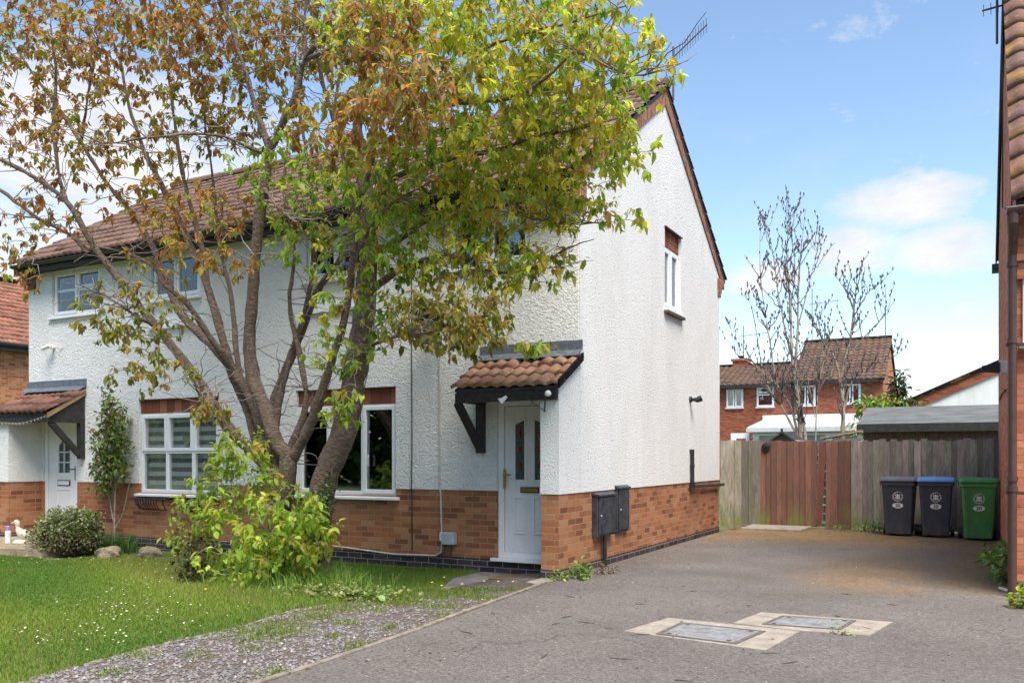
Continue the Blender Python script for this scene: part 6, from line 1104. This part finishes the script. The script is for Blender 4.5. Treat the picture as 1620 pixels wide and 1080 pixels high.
# strap-leaved plant, grass, daisies
def blades(name, P, H_, Wd, C, lean, rg, mat, parent=None):
    n = len(P); a = rg.uniform(0, 2*np.pi, n); s = np.c_[np.cos(a), np.sin(a), np.zeros(n)]; d = rg.uniform(0, 2*np.pi, n); l = np.c_[np.cos(d), np.sin(d), np.zeros(n)]*(lean*rg.random(n))[:, None]; up = np.array([0, 0, 1.])
    h = H_[:, None]; w_ = Wd[:, None]
    v = np.stack([P-s*w_, P+s*w_, P+s*w_*.7+up*h*.55+l*h*.30, P-s*w_*.7+up*h*.55+l*h*.30, P+up*h*(1-.25*lean*rg.random(n)[:, None])+l*h], 1)
    f = np.array([(0, 1, 2), (0, 2, 3), (3, 2, 4)]); F = (np.arange(n)[:, None, None]*5+f[None]).reshape(-1, 3); return np_mesh(name, v.reshape(-1, 3), F, mat, parent, col=np.repeat(C, 5, 0), smooth=True, uv=np.zeros((n*5, 2)))
rg = np.random.default_rng(201)
def gpos(n, x0, x1, y0, y1): x = rg.uniform(x0, x1, n); y = rg.uniform(y0, y1, n); return x, y
n = 520000; x, y = gpos(n, -16, -4.2, 2.9, 9.68); cx_ = (-x*math.cos(YAW)*1.0); dep = -x*math.sin(YAW)+y*math.cos(YAW); lat = x*math.cos(YAW)+y*math.sin(YAW)
vis = (np.abs(lat)/dep < .66); keep = inside(x, y, LAWN) & vis & (rg.random(n) < np.clip(9.0/dep, 0.25, 1)**1.3) & ~((x < -11.7) & (y > 7.9+.1*np.sin(x*5))) & ~((x < -10.4) & (y > 8.75+.08*np.sin(x*7)))
dEdge = np.sin(x*3+y*2)*.3; low = np.sin(x*1.3+2*np.sin(y*.9))+np.sin(y*1.7+x*.6)
x, y, low = x[keep], y[keep], low[keep]; n = len(x)
tone = np.clip(.45+.30*low+rg.normal(0, .16, n), 0, 1)[:, None]; C = np.array([.095, .20, .025])*(1-tone)+np.array([.29, .35, .055])*tone; dry = rg.random(n) < .06+.22*np.clip(low-.5, 0, 1)+.25*(rg.random(n) < .5)*(np.sin(x*2.3+1.1*np.sin(y*3.1))*np.sin(y*2.7+x) > .55); C[dry] = (.26, .22, .09)
tree_near = np.exp(-((x+6.9)**2+(y-7.5)**2)/.9); Hh = rg.uniform(.025, .055, n)*(1+.35*low.clip(-1, 1))+tree_near*rg.uniform(.0, .17, n)+np.where(y > 9.45, rg.uniform(0, .05, n), 0)
g_ = blades('grass', np.c_[x, y, gz(x, y)-.006], Hh, rg.uniform(.0022, .0042, n)*(1+.2*tree_near), C, .8, rg, GRASSM); tag(g_, 'green grass of the front lawn', 'grass', kind='stuff')
# tufts straying into the gravel
x, y = gpos(60000, -5.6, -3.95, 3.3, 9.1)
tf = np.zeros(len(x))
for px_, py_, r_ in [(-5.02, 5.2, .26), (-5.15, 5.5, .2), (-4.9, 7.6, .3), (-5.2, 7.3, .35), (-4.7, 8.1, .22), (-4.45, 8.35, .2), (-4.35, 7.6, .12), (-5.3, 6.5, .25), (-4.9, 6.5, .09), (-4.6, 6.9, .10), (-4.75, 5.9, .10), (-4.2, 6.6, .08), (-5.25, 4.2, .10), (-4.06, 5.2, .12), (-4.1, 7.3, .10), (-5.1, 8.2, .3), (-4.05, 4.3, .10), (-4.7, 4.7, .07), (-4.5, 5.4, .06), (-4.9, 8.0, .35), (-4.6, 7.6, .16), (-5.0, 7.0, .2), (-4.4, 7.0, .10), (-5.2, 6.0, .16), (-4.9, 4.4, .09), (-4.3, 5.9, .08), (-5.0, 3.8, .10)]: tf = np.maximum(tf, np.exp(-((x-px_)**2+(y-py_)**2)/(r_*r_)))
k = (rg.random(len(x)) < tf*.75) & ~inside(x, y, [(-5.60, 8.98), (-5.2, 8.0), (-4.32, 8.30), (-4.25, 8.80), (-4.46, 9.0)]) & (x < np.interp(y, [3, 5.6, 8.8], [-3.96, -4.02, -4.28])); x, y = x[k], y[k]; n = len(x); tone = rg.random(n)[:, None]
C = np.array([.09, .18, .018])*(1-tone)+np.array([.27, .30, .05])*tone; g_ = blades('grass_tufts', np.c_[x, y, gz(x, y)-.01], rg.uniform(.02, .06, n), rg.uniform(.002, .004, n), C, .9, rg, GRASSM); tag(g_, 'grass tufts growing through the gravel strip', 'grass', kind='stuff')
n = 2600; x = rg.normal(-6.6, .42, n); y = rg.normal(7.35, .30, n); k = inside(x, y, LAWN); x, y = x[k], y[k]; n = len(x); tone = rg.random(n)[:, None]
g_ = blades('long_grass', np.c_[x, y, gz(x, y)-.01], rg.uniform(.12, .34, n), rg.uniform(.003, .0055, n), np.array([.12, .24, .03])*(1-tone)+np.array([.26, .36, .07])*tone, .9, rg, GRASSM); tag(g_, 'long bright grass round the foot of the trees', 'grass', kind='stuff')
n = 420; x = rg.normal(-12.0, .20, n); y = rg.normal(9.15, .12, n); tone = rg.random(n)[:, None]
e = empty('strap_leaf_plant', (-12.0, 9.15, 0), 'clump of arching strap leaves at the rose foot', 'plant'); blades('leaves', np.c_[x, y, gz(x, y)], rg.uniform(.15, .42, n), rg.uniform(.006, .010, n), np.array([.04, .10, .02])*(1-tone)+np.array([.13, .24, .06])*tone, 1.5, rg, GRASSM, e)
n = 230; ii = 0; cl = [(-5.9, 4.4), (-6.6, 4.7), (-6.3, 4.2), (-6.8, 5.2), (-7.6, 6.0), (-6.2, 5.3), (-8.5, 7.4), (-9.6, 7.9), (-10.6, 8.1), (-11.3, 7.6), (-8.0, 6.8), (-9.0, 8.6), (-10.0, 8.3), (-7.2, 5.6)]
c_ = np.array(cl)[rg.integers(0, len(cl), n)]; P = np.c_[c_+rg.normal(0, .33, (n, 2)), np.zeros(n)]; P = P[inside(P[:, 0], P[:, 1], LAWN)]; n = len(P); P[:, 2] = gz(P[:, 0], P[:, 1])+rg.uniform(.04, .065, n)
V = []; F = []; C = []
for p in P:
    r_ = rg.uniform(.006, .010); b0 = len(V); tl = rg.normal(0, .25, 2)
    for j in range(8): q = 2*math.pi*j/8; rr_ = r_*(1 if j % 2 else .72); V.append(p+[rr_*math.cos(q), rr_*math.sin(q), rr_*(tl[0]*math.cos(q)+tl[1]*math.sin(q))]); C.append((.85, .85, .83))
    V.append(p+[0, 0, .003]); C.append((.75, .6, .1))
    for j in range(8): F.append((b0+j, b0+(j+1) % 8, b0+8))
o = np_mesh('daisies', V, F, simple('daisy', (1, 1, 1), .8, .02, 20, col=True), None, col=np.array(C)); tag(o, 'white daisies scattered over the lawn', 'daisies', kind='stuff')
V = []; F = []; C = []
for px_, py_ in [(-4.75, 8.25), (-4.98, 7.75), (-4.6, 8.3), (-4.45, 8.36), (-5.2, 7.9), (-4.85, 7.95), (-5.3, 8.3), (-7.0, 6.4)]:
    b0 = len(V); V += [(px_+.016*math.cos(2*math.pi*j/9), py_+.016*math.sin(2*math.pi*j/9), .045) for j in range(9)]+[(px_, py_, .055)]; F += [(b0+j, b0+(j+1) % 9, b0+9) for j in range(9)]
o = np_mesh('dandelions', V, F, simple('dandelion', (.75, .55, .02), .8, .1, 20)); tag(o, 'yellow dandelion heads in the grass beside the path', 'dandelions', kind='stuff')
# loose slate chippings and litter
x, y = gpos(17000, -5.55, -3.95, 3.3, 8.7); k = (~inside(x, y, LAWN)) & (x < np.interp(y, [3, 5.6, 8.8], [-3.95, -4.03, -4.30])) & (rg.random(len(x)) < np.clip(1.2-.15*y, .06, 1)) & ~inside(x, y, [(-5.65, 9), (-5.25, 7.95), (-4.3, 8.27), (-4.2, 8.9)])
x, y = x[k], y[k]; n = len(x); T = np.array([(1, 0, -.4), (.2, .9, -.5), (-.9, .4, -.4), (-.6, -.8, -.5), (.5, -.8, -.3), (.1, .1, .75), (-.3, .2, .6), (.4, -.2, .65)]); a = rg.uniform(0, 6.28, n); ca, sa = np.cos(a)[:, None], np.sin(a)[:, None]
sx_ = rg.uniform(.007, .020, n)[:, None]; Q = T[None]*rg.uniform(.75, 1.25, (n, 8, 3)); Xp = Q[..., 0]*sx_; Yp = Q[..., 1]*sx_*rg.uniform(.5, .9, (n, 1)); V = np.stack([x[:, None]+Xp*ca-Yp*sa, y[:, None]+Xp*sa+Yp*ca, gz(x, y)[:, None]-.004+(Q[..., 2]+.3)*sx_*.6], -1).reshape(-1, 3)
f = np.array([(0, 1, 7), (1, 5, 7), (1, 2, 5), (2, 6, 5), (2, 3, 6), (3, 4, 6), (4, 5, 6), (4, 7, 5), (4, 0, 7)]); F = (np.arange(n)[:, None, None]*8+f[None]).reshape(-1, 3); g1 = rg.random(n)[:, None]; C = np.array([.10, .09, .088])*(1-g1)+np.array([.28, .25, .245])*g1; C[rg.random(n) < .02] = (.45, .42, .39)
o = np_mesh('gravel', V, F, simple('slate_chip', (1, 1, 1), .85, .1, 60, col=True), None, col=np.repeat(C, 8, 0)); tag(o, 'purple-grey slate chippings along the drive edge', 'gravel', kind='stuff')
x = np.r_[rg.uniform(-4.1, .3, 500), rg.normal(-3.95, .12, 200), rg.normal(-3.6, .5, 120), rg.uniform(-3.9, -3.3, 120)]; y = np.r_[rg.uniform(4.5, 17.4, 500), rg.uniform(9.5, 16, 200), rg.normal(14.2, .5, 120), rg.uniform(4.3, 9, 120)]; k = (x > -4.15) & (x < .38) & (y < 17.6); x, y = x[k], y[k]; n = len(x); P = np.c_[x, y, np.full(n, .006)]; D = unit(n, rg); D[:, 2] *= .2; U = np.tile([0, 0, 1.], (n, 1)); C = np.array([(.20, .10, .05), (.28, .2, .12), (.10, .07, .05), (.45, .4, .35)])[rg.integers(0, 4, n)]
o = leaves('leaf_litter', P, D, U, rg.uniform(.010, .035, n), .5, C, SHRUBM); tag(o, 'dry leaf litter and grit specks scattered over the drive', 'litter', kind='stuff')
pts_ = []
for i in range(26):
    px_, py_ = rg.uniform(-3.8, -.5), rg.uniform(4.6, 9.5); a = rg.uniform(0, 3.1); L = rg.uniform(.05, .16); q = np.array([[px_+L*s*math.cos(a), py_+L*s*math.sin(a), .007] for s in (-.5, -.15, .2, .5)])+rg.normal(0, .006, (4, 3))*[1, 1, .2]; pts_.append((q, np.array([.003, .004, .004, .002])))
V, F = lines(pts_, 5); o = np_mesh('fallen_twigs', V, F, BARK_D); tag(o, 'thin dark twigs lying on the drive', 'twigs', kind='stuff')
# trees and hedge across the road, seen only mirrored in the panes
n = 26000; P = np.c_[rg.uniform(-70, 14, n), rg.normal(-20, 1.3, n), rg.random(n)**.8]; top = 8.0+2.2*np.sin(P[:, 0]*.55)+1.2*np.sin(P[:, 0]*1.7+1); P[:, 2] *= top; C = np.array([(.03, .06, .012), (.06, .10, .02), (.10, .15, .03), (.02, .035, .01)])[rg.integers(0, 4, n)]
o = leaves('woodland', P, unit(n, rg), unit(n, rg), rg.uniform(.5, 1.0, n), .8, C, SHRUBM); tag(o, 'dark line of trees across the road, mirrored in the window panes', 'trees', kind='stuff')
